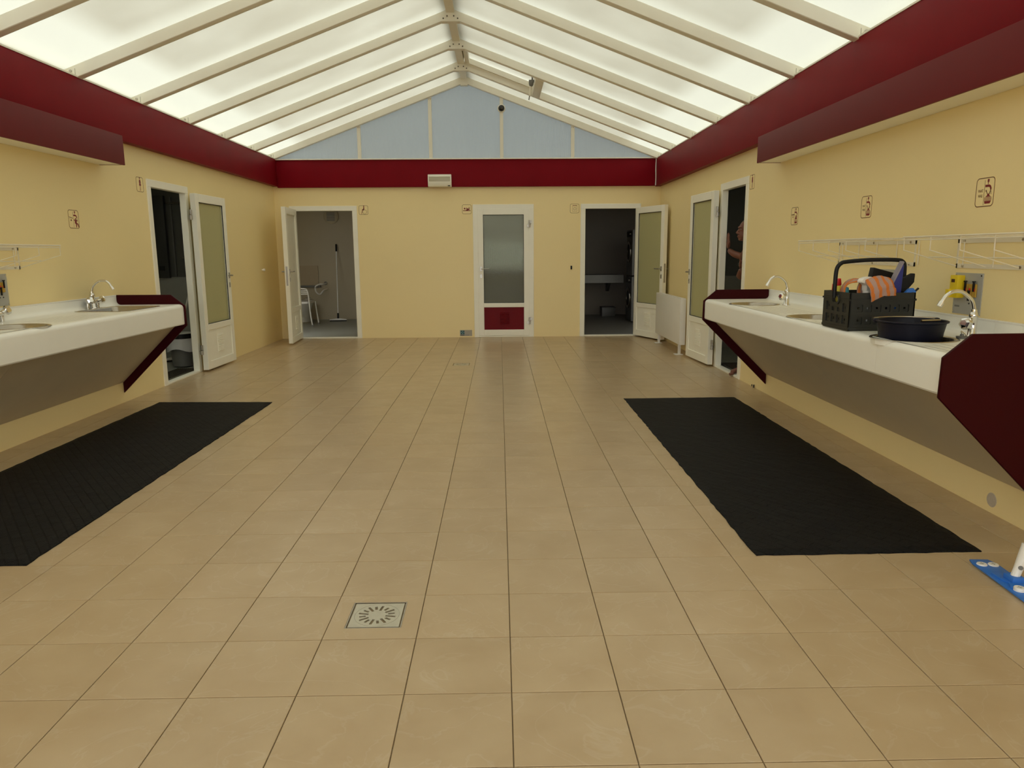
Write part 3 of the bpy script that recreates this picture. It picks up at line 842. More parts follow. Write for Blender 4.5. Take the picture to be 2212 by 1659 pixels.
def round_sink(x, y, label):
    r = thing('round_sink', label, 'sink', (x, y, ZT-.15), 'round steel sinks set in the counters')
    mb = MB(); mb.lathe([(RR, ZT), (RR-.002, ZT+.003), (RR-.012, ZT+.0035), (RR-.020, ZT-.004), (RR-.028, ZT-.05), (RR-.05, ZT-.125), (RR-.085, ZT-.145), (.025, ZT-.150)], (x, y, 0), 40, cap0=False, cap1=False)
    b = mb.build('bowl', M_steel, r, smooth=True, ang=60, fix=False)
    mb = MB(); mb.lathe([(.001, ZT-.152), (.026, ZT-.152), (.034, ZT-.147), (.036, ZT-.149)], (x, y, 0), 20, cap0=False, cap1=False)
    mb.build('plug_hole', M_chrome, r, smooth=True, fix=False)
    return r
round_sink(*RS[0], 'round steel sink under the tap next to the men door')
round_sink(*RS[1], 'round steel sink half hidden behind the grey crate')
round_sink(*RS[2], 'round steel sink with the navy tub standing in it')
round_sink(*LS, 'round steel sink beside drainer grooves, in front of the square sink')
# rectangular sink
sq = thing('rectangular_sink', 'rectangular steel sink beside the burgundy end panel', 'sink', ((SQ[0]+SQ[2])/2, (SQ[1]+SQ[3])/2, ZT-.16))
def ringstack(loops):
    vs = []; fs = []; n = len(loops[0][0])
    for p, z in loops: vs += [(u, v, z) for u, v in p]
    for i in range(len(loops)-1):
        for k in range(n): fs.append((i*n+k, i*n+(k+1) % n, (i+1)*n+(k+1) % n, (i+1)*n+k))
    fs.append(tuple((len(loops)-1)*n+k for k in range(n)))
    return vs, fs
def inset(d, rad): return rrect(SQ[0]+d, SQ[1]+d, SQ[2]-d, SQ[3]-d, rad)
mb = MB(); mb.add(*ringstack([(inset(0, .05), ZT), (inset(.002, .05), ZT+.004), (inset(.016, .045), ZT+.004), (inset(.024, .045), ZT-.004), (inset(.034, .05), ZT-.12), (inset(.055, .06), ZT-.15)]))
mb.build('bowl', M_steel, sq, smooth=True, ang=50, fix=False)
mb = MB(); mb.lathe([(.001, ZT-.147), (.034, ZT-.147), (.036, ZT-.149)], ((SQ[0]+SQ[2])/2, 4.1, 0), 20, cap0=False, cap1=False); mb.build('plug_hole', M_chrome, sq, smooth=True, fix=False)

# ------------------------------------------------------------------ taps
def swan_tap(x, y, dirx, label, top=.225, reach=.165, mixer=False, diry=0.0):
    r = thing('swan_neck_tap', label, 'tap', (x, y, ZT))
    mb = MB(); mb.lathe([(.030, ZT), (.030, ZT+.006), (.021, ZT+.014), (.019, ZT+.10), (.023, ZT+.108), (.017, ZT+.125), (.012, ZT+.132)], (x, y, 0), 16)
    mb.build('tap_body', M_chrome, r, smooth=True, ang=50)
    L = math.hypot(dirx, diry); ux, uy = dirx/L, diry/L
    zz = ZT+.13
    P = lambda d, z: (x+ux*d, y+uy*d, z)
    path = smoothpath([P(0, zz-.01), P(.003, zz+.02), P(reach*.12, zz+.062), P(reach*.40, zz+.100), P(reach*.66, zz+.103), P(reach*.86, zz+.082), P(reach*.98, zz+.048)], 6)
    mb = MB(); mb.tube(path, .0095, 10); mb.build('swan_neck_spout', M_chrome, r, smooth=True, ang=60)
    mb = MB(); e = Vector(P(reach*.98, zz+.048)); d = (Vector(path[-1])-Vector(path[-2])).normalized()
    mb.tube([tuple(e-d*.004), tuple(e+d*.022)], .013, 12); mb.build('aerator', M_chrome, r, smooth=True)
    mb = MB(); mb.tube([(x, y, zz-.012), (x, y, zz+.012)], .014, 12); mb.build('collar', M_chrome, r, smooth=True)
    def knob(px, py, dx, dy):
        mb = MB(); o = Vector((px, py, ZT+.062)); d = Vector((dx, dy, .25)).normalized()
        mb.tube([tuple(o), tuple(o+d*.026)], .014, 10); mb.tube([tuple(o+d*.022), tuple(o+d*.030), tuple(o+d*.052), tuple(o+d*.060)], [.022, .032, .030, .018], 6)
        mb.build('knob', M_chrome, r, smooth=True, ang=25)
    if mixer:
        mb = MB(); mb.tube([(x, y-.075, ZT+.055), (x, y+.075, ZT+.055)], .018, 12); mb.tube([(x, y-.075, ZT), (x, y-.075, ZT+.055)], .014, 10); mb.tube([(x, y+.075, ZT), (x, y+.075, ZT+.055)], .014, 10)
        mb.build('mixer_bridge', M_chrome, r, smooth=True, ang=50)
        knob(x, y-.075, ux*.8, -.5); knob(x, y+.075, ux*.8, .5)
    else:
        knob(x+ux*.01, y, ux, -.4)
    return r
swan_tap(2.335, 3.94, -1, 'chrome swan neck tap at the far sink next to the men door')
swan_tap(2.385, 1.62, -1, 'chrome swan neck tap arching beside the navy tub', reach=.175)
swan_tap(-3.455, 4.19, 1, 'chrome two-knob swan neck tap at the rectangular sink', mixer=True, reach=.175)
swan_tap(-3.43, 2.93, 1, 'chrome tap at the round sink, cut off by the picture edge', mixer=True, diry=-2.0, reach=.14)

# ------------------------------------------------------------------ wire racks
def rack(M, L, zt, label, depth=.31, group=None):
    """local: u along the wall from the far end towards the viewer, v up, d out from the wall; zt = deck height"""
    r = thing('wire_rack', label, 'rack', tuple(M @ Vector((L/2, zt-.15, 0))))
    mb = MB(M)
    for v0 in (zt-.024, zt-.158):
        mb.box(0, v0, 0, L, v0+.024, .004)
    for u in (.0, L-.012): mb.box(u, zt-.158, 0, u+.012, zt, .004)
    mb.build('wall_plate', M_wire, r)
    mb = MB(M)
    for u in (.06, L/2, L-.06):
        for v in (zt-.012, zt-.146): mb.tube([(u, v, .004), (u, v, .008)], .007, 8)
    mb.build('screws', M_steel, r, kind='stuff')
    for k in range(5):
        u = .012 + (L-.024)*k/4
        mb = MB(M); mb.tube([(u, zt+.004, .004), (u, zt+.006, depth), (u, zt-.06, depth), (u, zt-.148, .012)], .0032, 6)
        mb.build('bracket_wire', M_wire, r, smooth=True)
        mb = MB(M); mb.tube([(u+.05, zt-.15, .006), (u+.05, zt-.006, .006)], .003, 6); mb.build('ladder_wire', M_wire, r, smooth=True)
    mb = MB(M); mb.tube([(0, zt+.010, depth), (L, zt+.010, depth)], .0042, 8); mb.tube([(0, zt-.006, depth), (L, zt-.006, depth)], .003, 6)
    mb.build('front_rail', M_wire, r, smooth=True)
    mb = MB(M); mb.tube([(.01, zt-.098, .165), (L-.01, zt-.098, .165)], .003, 6); mb.build('lower_rod', M_wire, r, smooth=True)
    mb = MB(M)
    for k in range(9):
        d = .02 + k*(depth-.03)/9; mb.tube([(0, zt+.011, d), (L, zt+.011, d)], .0024, 5)
    mb.build('deck_wires', M_wire, r, smooth=True, kind='stuff')
    return r
fr = lambda y: frame((XR, y, 0), (0,-1,0), (0,0,1), (-1,0,0))
rack(fr(3.425), 1.02, 1.400, 'cream wire rack on the wall above the grey crate')
rack(fr(1.995), 1.02, 1.400, 'cream wire rack above the yellow coin box')
rack(frame((XL, 3.385, 0), (0,-1,0), (0,0,1), (1,0,0)), 1.02, 1.405, 'cream wire rack on the wall over the round sink by the picture edge')

# ------------------------------------------------------------------ token plates
def token_plate(M, label, coinbox):
    r = thing('token_plate', label, 'control plate', tuple(M @ Vector((.12, .11, 0))))
    mb = MB(M); mb.box(0, 0, 0, .238, .222, .004); mb.build('plate', M_alu, r, bevel=.001, seg=1)
    for u in (.012, .226):
        for v in (.012, .21):
            mb = MB(M); mb.tube([(u, v, .004), (u, v, .007)], .005, 8); mb.build('screw', M_chrome, r)
    for k, (u, dv) in enumerate(((.112, .0), (.148, -.004), (.184, .0))):
        mb = MB(M); mb.box(u-.015, .095, .004, u+.015, .165, .012); hk = mb.build('key_hook', M_mustard, r, bevel=.002, seg=1)
        mb = MB(M); mb.box(u-.007, .128, .012, u+.007, .142, .014); mb.build('red_mark', M_red, hk)
        mb = MB(M); c0 = .075 if k == 1 else .125
        mb.box(u-.004, c0, .012, u+.004, c0+.055, .020); mb.tube([(u, c0+.05, .016), (u, c0+.056, .016)], .009, 8); mb.build('key', M_black, hk)
    for u in (.142, .178):
        mb = MB(M); mb.tube([(u, .06, .004), (u, .06, .007)], .004, 8); mb.build('indicator', M_black, r)
    mb = MB(M)
    for k in range(4): mb.box(.018+.011*k, .036, .004, .026+.011*k, .046, .0046)
    mb.build('engraved_mark', M_grey, r)
    return r
tp = token_plate(frame((XR, 1.989, .995), (0,-1,0), V, (-1,0,0)), 'aluminium token plate with three mustard key hooks beside the yellow box', True)
token_plate(frame((XR, 2.80, .995), (0,-1,0), V, (-1,0,0)), 'aluminium token plate mostly hidden behind the grey crate', False)
token_plate(frame((XL, 3.219-.238, .997), (0,1,0), V, (1,0,0)), 'aluminium token plate above the round sink, cut off by the picture edge', False)
# yellow coin box sits over the plate's far edge
MY = frame((XR, 1.968, 1.082), (0,-1,0), V, (-1,0,0))
cb = thing('coin_box', 'bright yellow coin box with a small dark display', 'coin box', (XR-.02, 1.97, 1.1))
mb = MB(MY); mb.box(0, 0, .004, .068, .122, .045); mb.build('housing', M_yellow, cb, bevel=.004)
mb = MB(MY); mb.box(-.012, .0, .006, .020, .045, .060); mb.build('coin_tray', M_yellow, cb, bevel=.004)
mb = MB(MY); mb.box(.014, .083, .044, .044, .101, .046); mb.build('display', pm('dark_red_display', (.05, .006, .006), .3), cb)

# ------------------------------------------------------------------ radiator
rd = thing('radiator', 'white panel radiator standing on two feet by the open doors', 'radiator', (2.36, 8.1, 0))
ya, yb = 7.35, 8.82; x0, x1 = 2.300, 2.375
mb = MB(); mb.box(x0, ya, .142, x0+.018, yb, .732); mb.build('front_panel', M_wplastic, rd, bevel=.004)
mb = MB(); mb.box(x1-.018, ya, .142, x1, yb, .732); mb.build('rear_panel', M_wplastic, rd, bevel=.004)
mb = MB(); mb.box(x0+.0, ya-.006, .14, x1, ya+.008, .735); mb.build('end_cover', M_wplastic, rd, bevel=.003)
mb = MB(); mb.box(x0+.0, yb-.008, .14, x1, yb+.006, .735); mb.build('end_cover', M_wplastic, rd, bevel=.003)
mb = MB()
mb.prism(rect(x0+.004, ya, x1-.004, yb), .733, .741, holes=[rect(x0+.018, ya+.03+.07*k, x1-.018, ya+.085+.07*k) for k in range(20)])
mb.build('top_grille', M_wplastic, rd)
mb = MB()
for k in range(70): mb.box(x0+.02, ya+.02+k*.0205, .16, x1-.02, ya+.024+k*.0205, .72)
mb.build('fins', M_wplastic, rd, kind='stuff')
for y in (ya+.12, yb-.1):
    mb = MB(); mb.box(x0+.018, y-.018, .0, x0+.05, y+.018, .15); mb.box(x0-.03, y-.05, 0, x1, y+.05, .008); mb.build('foot', M_wplastic, rd, bevel=.002, seg=1)

# ------------------------------------------------------------------ mats
def mat_obj(corners, label, org):
    (ax, ay), (bx_, by), (cx, cy), (dx, dy) = corners   # around
    nu, nv = 24, 70; top = []; mb = MB(); rnd = random.Random(len(label))
    def edge(i, j):
        return (rnd.uniform(-.004, .004), rnd.uniform(-.004, .004)) if i in (0, nu) or j in (0, nv) else (0, 0)
    vs = []
    for j in range(nv+1):
        for i in range(nu+1):
            s, t = i/nu, j/nv; e = edge(i, j)
            x = (ax*(1-s)+bx_*s)*(1-t)+(dx*(1-s)+cx*s)*t; y = (ay*(1-s)+by*s)*(1-t)+(dy*(1-s)+cy*s)*t
            bd = i in (0, nu) or j in (0, nv)
            vs.append((x+e[0], y+e[1], .006 if bd else .012+rnd.uniform(-.001, .001)))
    n = len(vs); W_ = nu+1
    fs = [(j*W_+i, j*W_+i+1, (j+1)*W_+i+1, (j+1)*W_+i) for j in range(nv) for i in range(nu)]
    ring = [i for i in range(nu+1)] + [j*W_+nu for j in range(1, nv+1)] + [nv*W_+i for i in range(nu-1, -1, -1)] + [j*W_ for j in range(nv-1, 0, -1)]
    vs += [(vs[k][0], vs[k][1], .0005) for k in ring]
    for q in range(len(ring)): fs.append((ring[q], ring[(q+1) % len(ring)], n+(q+1) % len(ring), n+q))
    fs.append(tuple(n+q for q in range(len(ring))))
    mb.add(vs, fs)
    o = mb.build('rubber_mat', M_rubber, loc=org); tag(o, label, 'mat')
mat_obj([(1.116, 4.555), (2.144, 4.566), (2.136, 1.010), (1.109, 1.001)], 'black rubber mat along the counter holding the grey crate', (1.6, 2.8, 0))
mat_obj([(-3.169, 4.606), (-2.12, 4.560), (-2.123, .999), (-3.185, .993)], 'black rubber mat along the counter with the rectangular sink', (-2.65, 2.8, 0))

# ------------------------------------------------------------------ floor drains
def floor_drain(b, label):
    x0, y0, x1, y1 = b; cx, cy = (x0+x1)/2, (y0+y1)/2
    r = thing('floor_drain', label, 'drain', (cx, cy, -.02))
    mb = MB(); mb.prism(rect(x0+.001, y0+.001, x1-.001, y1-.001), -.02, -.0006, holes=[rect(x0+.0045, y0+.0045, x1-.0045, y1-.0045)]); mb.build('rim', M_steel, r)
    hs = []
    for k in range(16):
        t = 2*math.pi*(k+.5)/16; c, s = math.cos(t), math.sin(t); l = (.034, .072) if k % 2 else (.042, .066)
        h = .0050; hs.append([(cx+c*l[0]-s*h, cy+s*l[0]+c*h), (cx+c*l[0]+s*h, cy+s*l[0]-c*h), (cx+c*l[1]+s*h, cy+s*l[1]-c*h), (cx+c*l[1]-s*h, cy+s*l[1]+c*h)])
    mb = MB(); mb.prism(rect(x0+.010, y0+.010, x1-.010, y1-.010), -.006, -.001, holes=hs); mb.build('slotted_cover', pm('worn_drain_steel', (.58, .55, .46), .38, .75, .1, 40), r)
    mb = MB(); mb.box(x0+.001, y0+.001, -.024, x1-.001, y1-.001, -.0195); mb.build('sump', M_black, r)
    mb = MB(); ro = circ((cx, cy), .0845, 40); ri = circ((cx, cy), .0835, 40); mb.prism(ro, -.0011, -.0007, holes=[ri]); mb.build('ring_line', M_steel, r)
floor_drain(DRAINS[(-2, 1)], 'square steel floor drain with radial slots in the near tiles')
floor_drain(DRAINS[(-2, 20)], 'small square steel drain far off in front of the end wall')
# ------------------------------------------------------------------ signs
def text_polys(mb, body, u, v, size, d, bold=True):
    cu = bpy.data.curves.new('lettering', 'FONT'); cu.body = body; cu.size = size; cu.align_x = 'CENTER'
    cu.space_character = .95
    if bold: cu.offset = size*.018
    o = bpy.data.objects.new('lettering', cu); COL.objects.link(o)
    dg = bpy.context.evaluated_depsgraph_get()
    me = o.evaluated_get(dg).to_mesh()
    vs = [(p.co.x*.8+u, p.co.y+v, d) for p in me.vertices]; fs = [tuple(p.vertices) for p in me.polygons]
    mb.add(vs, fs)
    bpy.data.objects.remove(o, do_unlink=True); bpy.data.curves.remove(cu)
D0, D1_ = .0015, .0021
def flat(mb, poly): mb.prism(poly, D0-.0002, D1_)
def stroke(mb, pts, w):
    for (a, b) in zip(pts[:-1], pts[1:]):
        a = Vector(a); b = Vector(b); t = (b-a).normalized(); n = Vector((-t.y, t.x))*w/2; a2 = a-t*w*.3; b2 = b+t*w*.3
        flat(mb, [tuple(a2-n), tuple(b2-n), tuple(b2+n), tuple(a2+n)])
def sign(M, label, draw, w=.15, h=.15, group=None):
    r = thing('wall_sign', label, 'sign', tuple(M @ Vector((w/2, h/2, 0))))
    mb = MB(M); mb.prism(rrect(0, 0, w, h, .022), .0, .0015); mb.build('sign_plate', M_signp, r)
    mb = MB(M); mb.prism(rrect(.001, .001, w-.001, h-.001, .022), D0-.0002, D1_, holes=[rrect(.0055, .0055, w-.0055, h-.0055, .018)]); mb.build('border', M_line, r)
    p = MB(M); l = MB(M); draw(p, l)
    if p.v: p.build('pictogram', M_decal, r)
    if l.v: l.build('printed_lines', M_line, r)
    return r
def tap_icon(p, l):
    flat(p, rect(.089, .125, .103, .140)); flat(p, rect(.093, .114, .098, .126))
    flat(p, [(.075, .100), (.075, .112), (.105, .112), (.118, .106), (.125, .094), (.125, .084), (.116, .084), (.112, .096), (.104, .100)])
    for a, b in (((.118, .080), (.108, .062)), ((.121, .080), (.118, .062)), ((.123, .080), (.128, .062))): stroke(l, [a, b], .0016)
    stroke(l, [(.070, .010), (.070, .135)], .0022)
def dishes(words):
    def draw(p, l):
        tap_icon(p, l)
        flat(p, [(.076, .030), (.082, .016), (.122, .016), (.130, .030)])
        for k in range(4): stroke(p, [(.075, .033+.0045*k), (.132, .033+.0045*k)], .0022)
        flat(p, [(.082, .050), (.126, .050), (.112, .058), (.112, .066), (.096, .066), (.096, .058)])
        stroke(l, [(.096, .066), (.087, .079)], .004); flat(l, circ((.085, .081), .0045, 8))
        stroke(l, [(.110, .066), (.118, .080), (.119, .090)], .004)
        words(l)
    return draw
def w_vaat(l):
    text_polys(l, 'VAAT', .041, .076, .021, D1_); text_polys(l, 'WAS', .041, .050, .021, D1_)
def w_unread(l):
    for k in range(6): stroke(l, [(.014+.0095*k, .083), (.014+.0095*k, .093)], .0036)
    stroke(l, [(.012, .088), (.066, .088)], .003)
    for k in range(2): stroke(l, [(.034+.009*k, .064), (.034+.009*k, .073)], .0045)
def laundry_hand(p, l):
    tap_icon(p, l)
    flat(p, [(.080, .028), (.084, .014), (.124, .014), (.130, .028)])
    for k in range(3): stroke(p, [(.080, .031+.005*k), (.130, .031+.005*k)], .0022)
    flat(p, [(.086, .047), (.126, .047), (.120, .058), (.116, .068), (.094, .068), (.090, .058)]); flat(p, circ((.105, .075), .008, 10))
    w_unread(l)
def wash_body(p, l):
    tap_icon(p, l)
    flat(p, [(.078, .074), (.128, .068), (.128, .060), (.110, .058), (.118, .045), (.108, .010), (.100, .010), (.100, .040), (.088, .040), (.088, .062), (.078, .066)])
    flat(p, [(.112, .045), (.134, .042), (.146, .010), (.136, .010), (.122, .034)]); flat(p, circ((.100, .078), .008, 10))
    stroke(l, [(.010, .094), (.066, .082)], .003); stroke(l, [(.014, .084), (.060, .082)], .003); flat(l, rect(.030, .060, .046, .072))
SR = lambda y, z: frame((XR, y, z), (0,-1,0), V, (-1,0,0))
SL = lambda y, z: frame((XL, y, z), (0,1,0), V, (1,0,0))
SB = lambda x, z: frame((x, YB, z), (1,0,0), V, (0,-1,0))
sign(SR(1.890, 1.559), 'dish-washing tap sign above the yellow coin box', dishes(w_vaat))
sign(SR(3.138, 1.558), 'dish-washing tap sign above the grey crate', dishes(w_vaat))
sign(SR(4.380, 1.555), 'laundry-washing tap sign above the far tap by the men door', laundry_hand)
sign(SL(4.066, 1.560), 'tap and washing figure sign above the rectangular sink', wash_body)
def woman(p, l):
    flat(p, circ((.075, .132), .009, 10)); flat(p, [(.066, .118), (.084, .118), (.093, .090), (.086, .088), (.094, .060), (.056, .060), (.064, .088), (.057, .090)]); flat(p, rect(.071, .012, .079, .062))
def man(p, l):
    flat(p, circ((.075, .132), .009, 10)); flat(p, [(.062, .118), (.088, .118), (.092, .078), (.086, .064), (.064, .064), (.058, .078)]); flat(p, rect(.069, .012, .081, .066))
sign(SL(5.268, 1.945), 'woman pictogram sign beside the women shower door', woman, .142, .142)
sign(SR(5.500, 1.945), 'man pictogram sign beside the men shower door', man, .142, .142)
def wheelchair(p, l):
    flat(p, circ((.078, .130), .009, 10)); flat(p, [(.070, .118), (.086, .118), (.084, .076), (.060, .076), (.056, .070), (.070, .070), (.070, .088)])
    flat(p, rect(.052, .078, .074, .086))
    stroke(p, [(.056, .076), (.046, .030)], .008); stroke(p, [(.046, .030), (.040, .012)], .006)
    for k in range(16):
        a, b = math.radians(22.5*k), math.radians(22.5*(k+1)); stroke(l, [(.090+.032*math.cos(a), .045+.032*math.sin(a)), (.090+.032*math.cos(b), .045+.032*math.sin(b))], .004)
def baby(p, l):
    flat(p, rect(.014, .046, .130, .057)); flat(p, circ((.040, .083), .013, 12)); flat(p, [(.050, .066), (.058, .076), (.070, .070), (.084, .060), (.110, .062), (.118, .075), (.108, .085), (.092, .078), (.078, .092), (.066, .098), (.064, .090), (.074, .080), (.062, .082)])
    stroke(p, [(.112, .078), (.116, .104)], .006); stroke(p, [(.098, .082), (.106, .102)], .006); stroke(p, [(.062, .060), (.090, .060)], .010)
def washer(p, l):
    flat(p, rect(.040, .112, .110, .120))
    for a, b in (((.040, .028), (.040, .112)), ((.110, .028), (.110, .112)), ((.040, .028), (.110, .028))): stroke(l, [a, b], .0025)
    for rr in (.024, .015):
        for k in range(16):
            a, b = math.radians(22.5*k), math.radians(22.5*(k+1)); stroke(l, [(.075+rr*math.cos(a), .068+rr*math.sin(a)), (.075+rr*math.cos(b), .068+rr*math.sin(b))], .002)
sign(SB(-2.205, 1.932), 'wheelchair pictogram sign beside the accessible toilet door', wheelchair, .144, .144)
sign(SB(-.596, 1.935), 'baby changing pictogram sign beside the closed door', baby, .144, .144)
sign(SB(1.092, 1.938), 'washing machine pictogram sign beside the laundry door', washer, .144, .144)

# ------------------------------------------------------------------ small fittings in the hall
el = thing('emergency_light', 'cream emergency light unit on the burgundy band of the end wall', 'emergency light', (-.93, 9.60, 2.43))
ME = frame((-1.107, 9.63, 2.336), (1,0,0), V, (0,-1,0))
mb = MB(ME); W_, H_ = .36, .188
mb.prism([(0, .0), (.055, .010), (.075, .045), (.085, .10), (.075, H_), (0, H_)], .0, W_, ax=(2,1,0))
mb.build('housing', M_upvc, el, bevel=.006)
mb = MB(ME); mb.prism([(.070, .050), (.088, .10), (.080, .155), (.07, .155)], .018, W_-.018, ax=(2,1,0)); mb.build('diffuser', M_lampd, el, bevel=.003)
mb = MB(ME); mb.box(.018, .152, .070, W_-.018, .160, .086); mb.build('reflector_edge', M_upvc, el)
mb = MB(ME); mb.box(W_-.055, .012, .055, W_-.02, .024, .070); mb.build('status_label', M_black, el)

dc = thing('dome_camera', 'small dome security camera on a cream gable mullion', 'camera', (.031, 9.60, 3.5))
dy = 9.61
mb = MB(); mb.lathe([(.062, 0), (.062, -.018), (.056, -.026), (.048, -.028)], (.031, dy, 3.488), 24, axis='y'); mb.build('base_ring', M_cream, dc, smooth=True)
mb = MB(); mb.ball((.031, dy-.028, 3.488), (.047, .045, .047), 20, 14); mb.build('dome', pm('smoked_dome', (.02, .018, .014), .08), dc, smooth=True)
mb = MB(); mb.box(.006, dy-.012, 3.54, .056, dy, 3.64); mb.build('bracket', M_cream, dc, bevel=.003)

hk = thing('door_stop', 'small black door stop on the end wall beside the laundry door', 'door stop', (1.118, YB, 1.096))
mb = MB(frame((1.118, YB, 1.096), (1,0,0), V, (0,-1,0))); mb.box(-.012, -.028, 0, .012, .028, .010); mb.build('base_plate', M_black, hk, bevel=.003)
mb = MB(frame((1.118, YB, 1.096), (1,0,0), V, (0,-1,0))); mb.tube([(0, .008, .008), (0, .008, .035)], .010, 10); mb.build('bumper', M_black, hk, smooth=True)
kb = thing('door_buffer', 'small white door buffer knob on the wall beside the toilet door', 'door buffer', (XL, 8.88, 1.113))
mb = MB(); mb.lathe([(.012, 0), (.012, .018), (.020, .020), (.020, .040), (.014, .046)], (XL, 8.88, 1.113), 14, axis='x'); mb.build('knob', M_wplastic, kb, smooth=True)

st = thing('corner_sticker', 'small teal and grey sticker low on the wall beside the closed door', 'sticker', (-.567, YB, .07))
MS = frame((-.668, YB, .018), (1,0,0), V, (0,-1,0))
mb = MB(MS); mb.box(0, 0, 0, .195, .098, .0012); mb.build('sticker_sheet', M_greyst, st)
mb = MB(MS); mb.box(.008, .028, .001, .074, .092, .0018); mb.build('logo_square', M_teal, st)
mb = MB(MS)
for u, v in ((.024, .078), (.062, .078), (.046, .061), (.024, .042), (.062, .042)): mb.prism(circ((u, v), .0085 if u != .046 else .007, 12), .0017, .0022)
mb.prism(rect(.008, .012, .074, .021), .0011, .0017); mb.build('logo_dots', M_black, st)
mb = MB(MS)
for k in range(7): mb.box(.084+.009*k, .012, .0011, .090+.009*k, .020, .0016)
mb.build('small_print', M_grey, st)

pt_ = MB(); pt_.lathe([(.038, 0), (.036, -.002)], (XR, 1.506, .068), 24, axis='x'); tag(pt_.build('wall_patch', M_patch, loc=(XR, 1.506, .068)), 'round greyish filler patch low on the cream wall', 'patch')
for k, (y, z, h, t) in enumerate(((5.115, .004, .020, 'thinner dark peg at the wall foot beside the men door'), (5.06, .0, .030, 'thicker dark peg at the wall foot under the counter end'))):
    mb = MB(); mb.tube([(XR-.010, y, z), (XR-.010, y, z+h)], .005+.002*k, 8)
    tag(mb.build('floor_peg', M_gasket, loc=(XR-.01, y, z), smooth=True), t, 'peg')

# ------------------------------------------------------------------ flat mop leaning on the wall
mo = thing('flat_mop', 'blue flat mop with a white handle leaning on the cream wall', 'mop', (2.04, .68, 0))
hd = Vector((-.065, -.998, 0)).normalized(); hw = Vector((hd.y*-1, hd.x, 0))
MM = frame((2.010+.0425, .902, 0), hd, hw, V)          # u along the head, v across, d up
LH = .46
mb = MB(MM); mb.prism([(0, -.042), (0, .036), (.04, .050), (LH-.04, .050), (LH, .036), (LH, -.042), (LH-.04, -.050), (.04, -.050)], .006, .014); mb.build('head_plate', M_blue, mo, bevel=.002)
mb = MB(MM); mb.prism(rect(.012, -.040, LH-.012, .040), .0, .006); mb.build('pad', M_wplastic, mo)
for u, v in ((.055, -.020), (.058, .026), (LH-.16, -.015), (LH-.06, .020), (LH-.06, -.022)):
    zo = .009 if .2 < u < .35 else 0
    mb = MB(MM); mb.lathe([(.0, .019+zo), (.019, .0185+zo), (.021, .015+zo), (.021, .013)], (u, v, 0), 18, cap0=False); b = mb.build('clip_disc', M_wplastic, mo, smooth=True)
    mb = MB(MM); mb.box(u-.010, v-.0008, .0188+zo, u+.010, v+.0008, .0196+zo); mb.box(u-.0008, v-.010, .0188+zo, u+.0008, v+.010, .0196+zo); mb.build('cross_slit', M_grey, b)
mb = MB(MM); mb.prism([(.15, -.038), (.16, .020), (.20, .030), (LH-.20, .030), (LH-.15, .016), (LH-.15, -.030), (LH-.18, -.038), (.24, -.020), (.20, -.036)], .013, .022); mb.build('raised_rib', M_blue, mo, bevel=.003)
jc = MM @ Vector((LH/2-.01, .012, 0))
mb = MB(); mb.box(jc.x-.026, jc.y-.030, .018, jc.x+.026, jc.y+.030, .042); mb.build('swivel_block', M_blue, mo, bevel=.005)
j0 = Vector((jc.x, jc.y, .030)); j1 = Vector((2.488, jc.y+.03, 1.34)); dj = (j1-j0).normalized()
mb = MB(); mb.tube([tuple(j0+dj*.0), tuple(j0+dj*.035)], .017, 10); mb.build('swivel_joint', M_wplastic, mo, smooth=True)
mb = MB(); mb.tube([tuple(j0+dj*.022), tuple(j0+dj*.05), tuple(j0+dj*.10), tuple(j0+dj*.145), tuple(j0+dj*.147)], [.017, .018, .022, .025, .022], 14); sk_ = mb.build('socket', M_wplastic, mo, smooth=True)
sd = dj.orthogonal().normalized(); s2 = Vector((-.35, -.93, 0)); s2 = (s2-dj*s2.dot(dj)).normalized()
mb = MB(); c = j0+dj*.050; mb.tube([tuple(c+s2*.014), tuple(c+s2*.020)], .009, 12); mb.build('pivot_ring', M_grey, sk_, smooth=True)
mb = MB(); mb.tube([tuple(j0+dj*.14), tuple(j1)], .0125, 12); mb.build('handle', M_wplastic, mo, smooth=True)
# ------------------------------------------------------------------ crate on the counter
CX0, CX1, CY0, CY1, CZ0, CZ1 = 1.905, 2.268, 1.952, 2.285, ZT, 1.110
cr = thing('crate', 'dark grey folding crate full of cleaning things on the white counter', 'crate', ((CX0+CX1)/2, (CY0+CY1)/2, ZT))
def crate_side(M, w, cols, gap=None):
    h = CZ1-CZ0
    def cells_(s, r):
        out = []
        for row, vc in enumerate((.058, .125)):
            for k in range(cols):
                uc = .028 + (w-.056)*(k+.5)/cols
                if gap and row == 1 and abs(uc-w/2) < .05: 
                    out.append(rrect(uc-s*.8, vc-s-.002, uc+s*.8, vc-.002, min(r, s*.4))) if s > .008 else None
                    continue
                out.append(rrect(uc-s, vc-s, uc+s, vc+s, r))
        return out
    mb = MB(M)
    outer = [(.0, .012), (.012, 0), (w-.012, 0), (w, .012), (w, h), (0, h)]
    sq_ = .021 if cols > 4 else .024
    g = [rrect(w/2-.038, .148, w/2+.038, .186, .018)] if gap else []
    mb.prism(outer, -.007, .0, holes=cells_(sq_, .007)+g)
    o = mb.build('crate_side', M_dgrey, cr)
    mb = MB(M); mb.prism(rect(.006, .008, w-.006, h-.004), -.012, -.007, holes=cells_(.006, .002)+g); mb.build('inner_wall', M_dgrey, o)
    mb = MB(M); mb.box(-.004, .166 if not gap else .170, 0, w/2-.04 if gap else w+.004, .173 if not gap else .177, .005)
    if gap: mb.box(w/2+.04, .170, 0, w+.004, .177, .005)
    mb.box(0, .006, 0, w, .020, .003); mb.build('rib', M_dgrey, o)
    return o
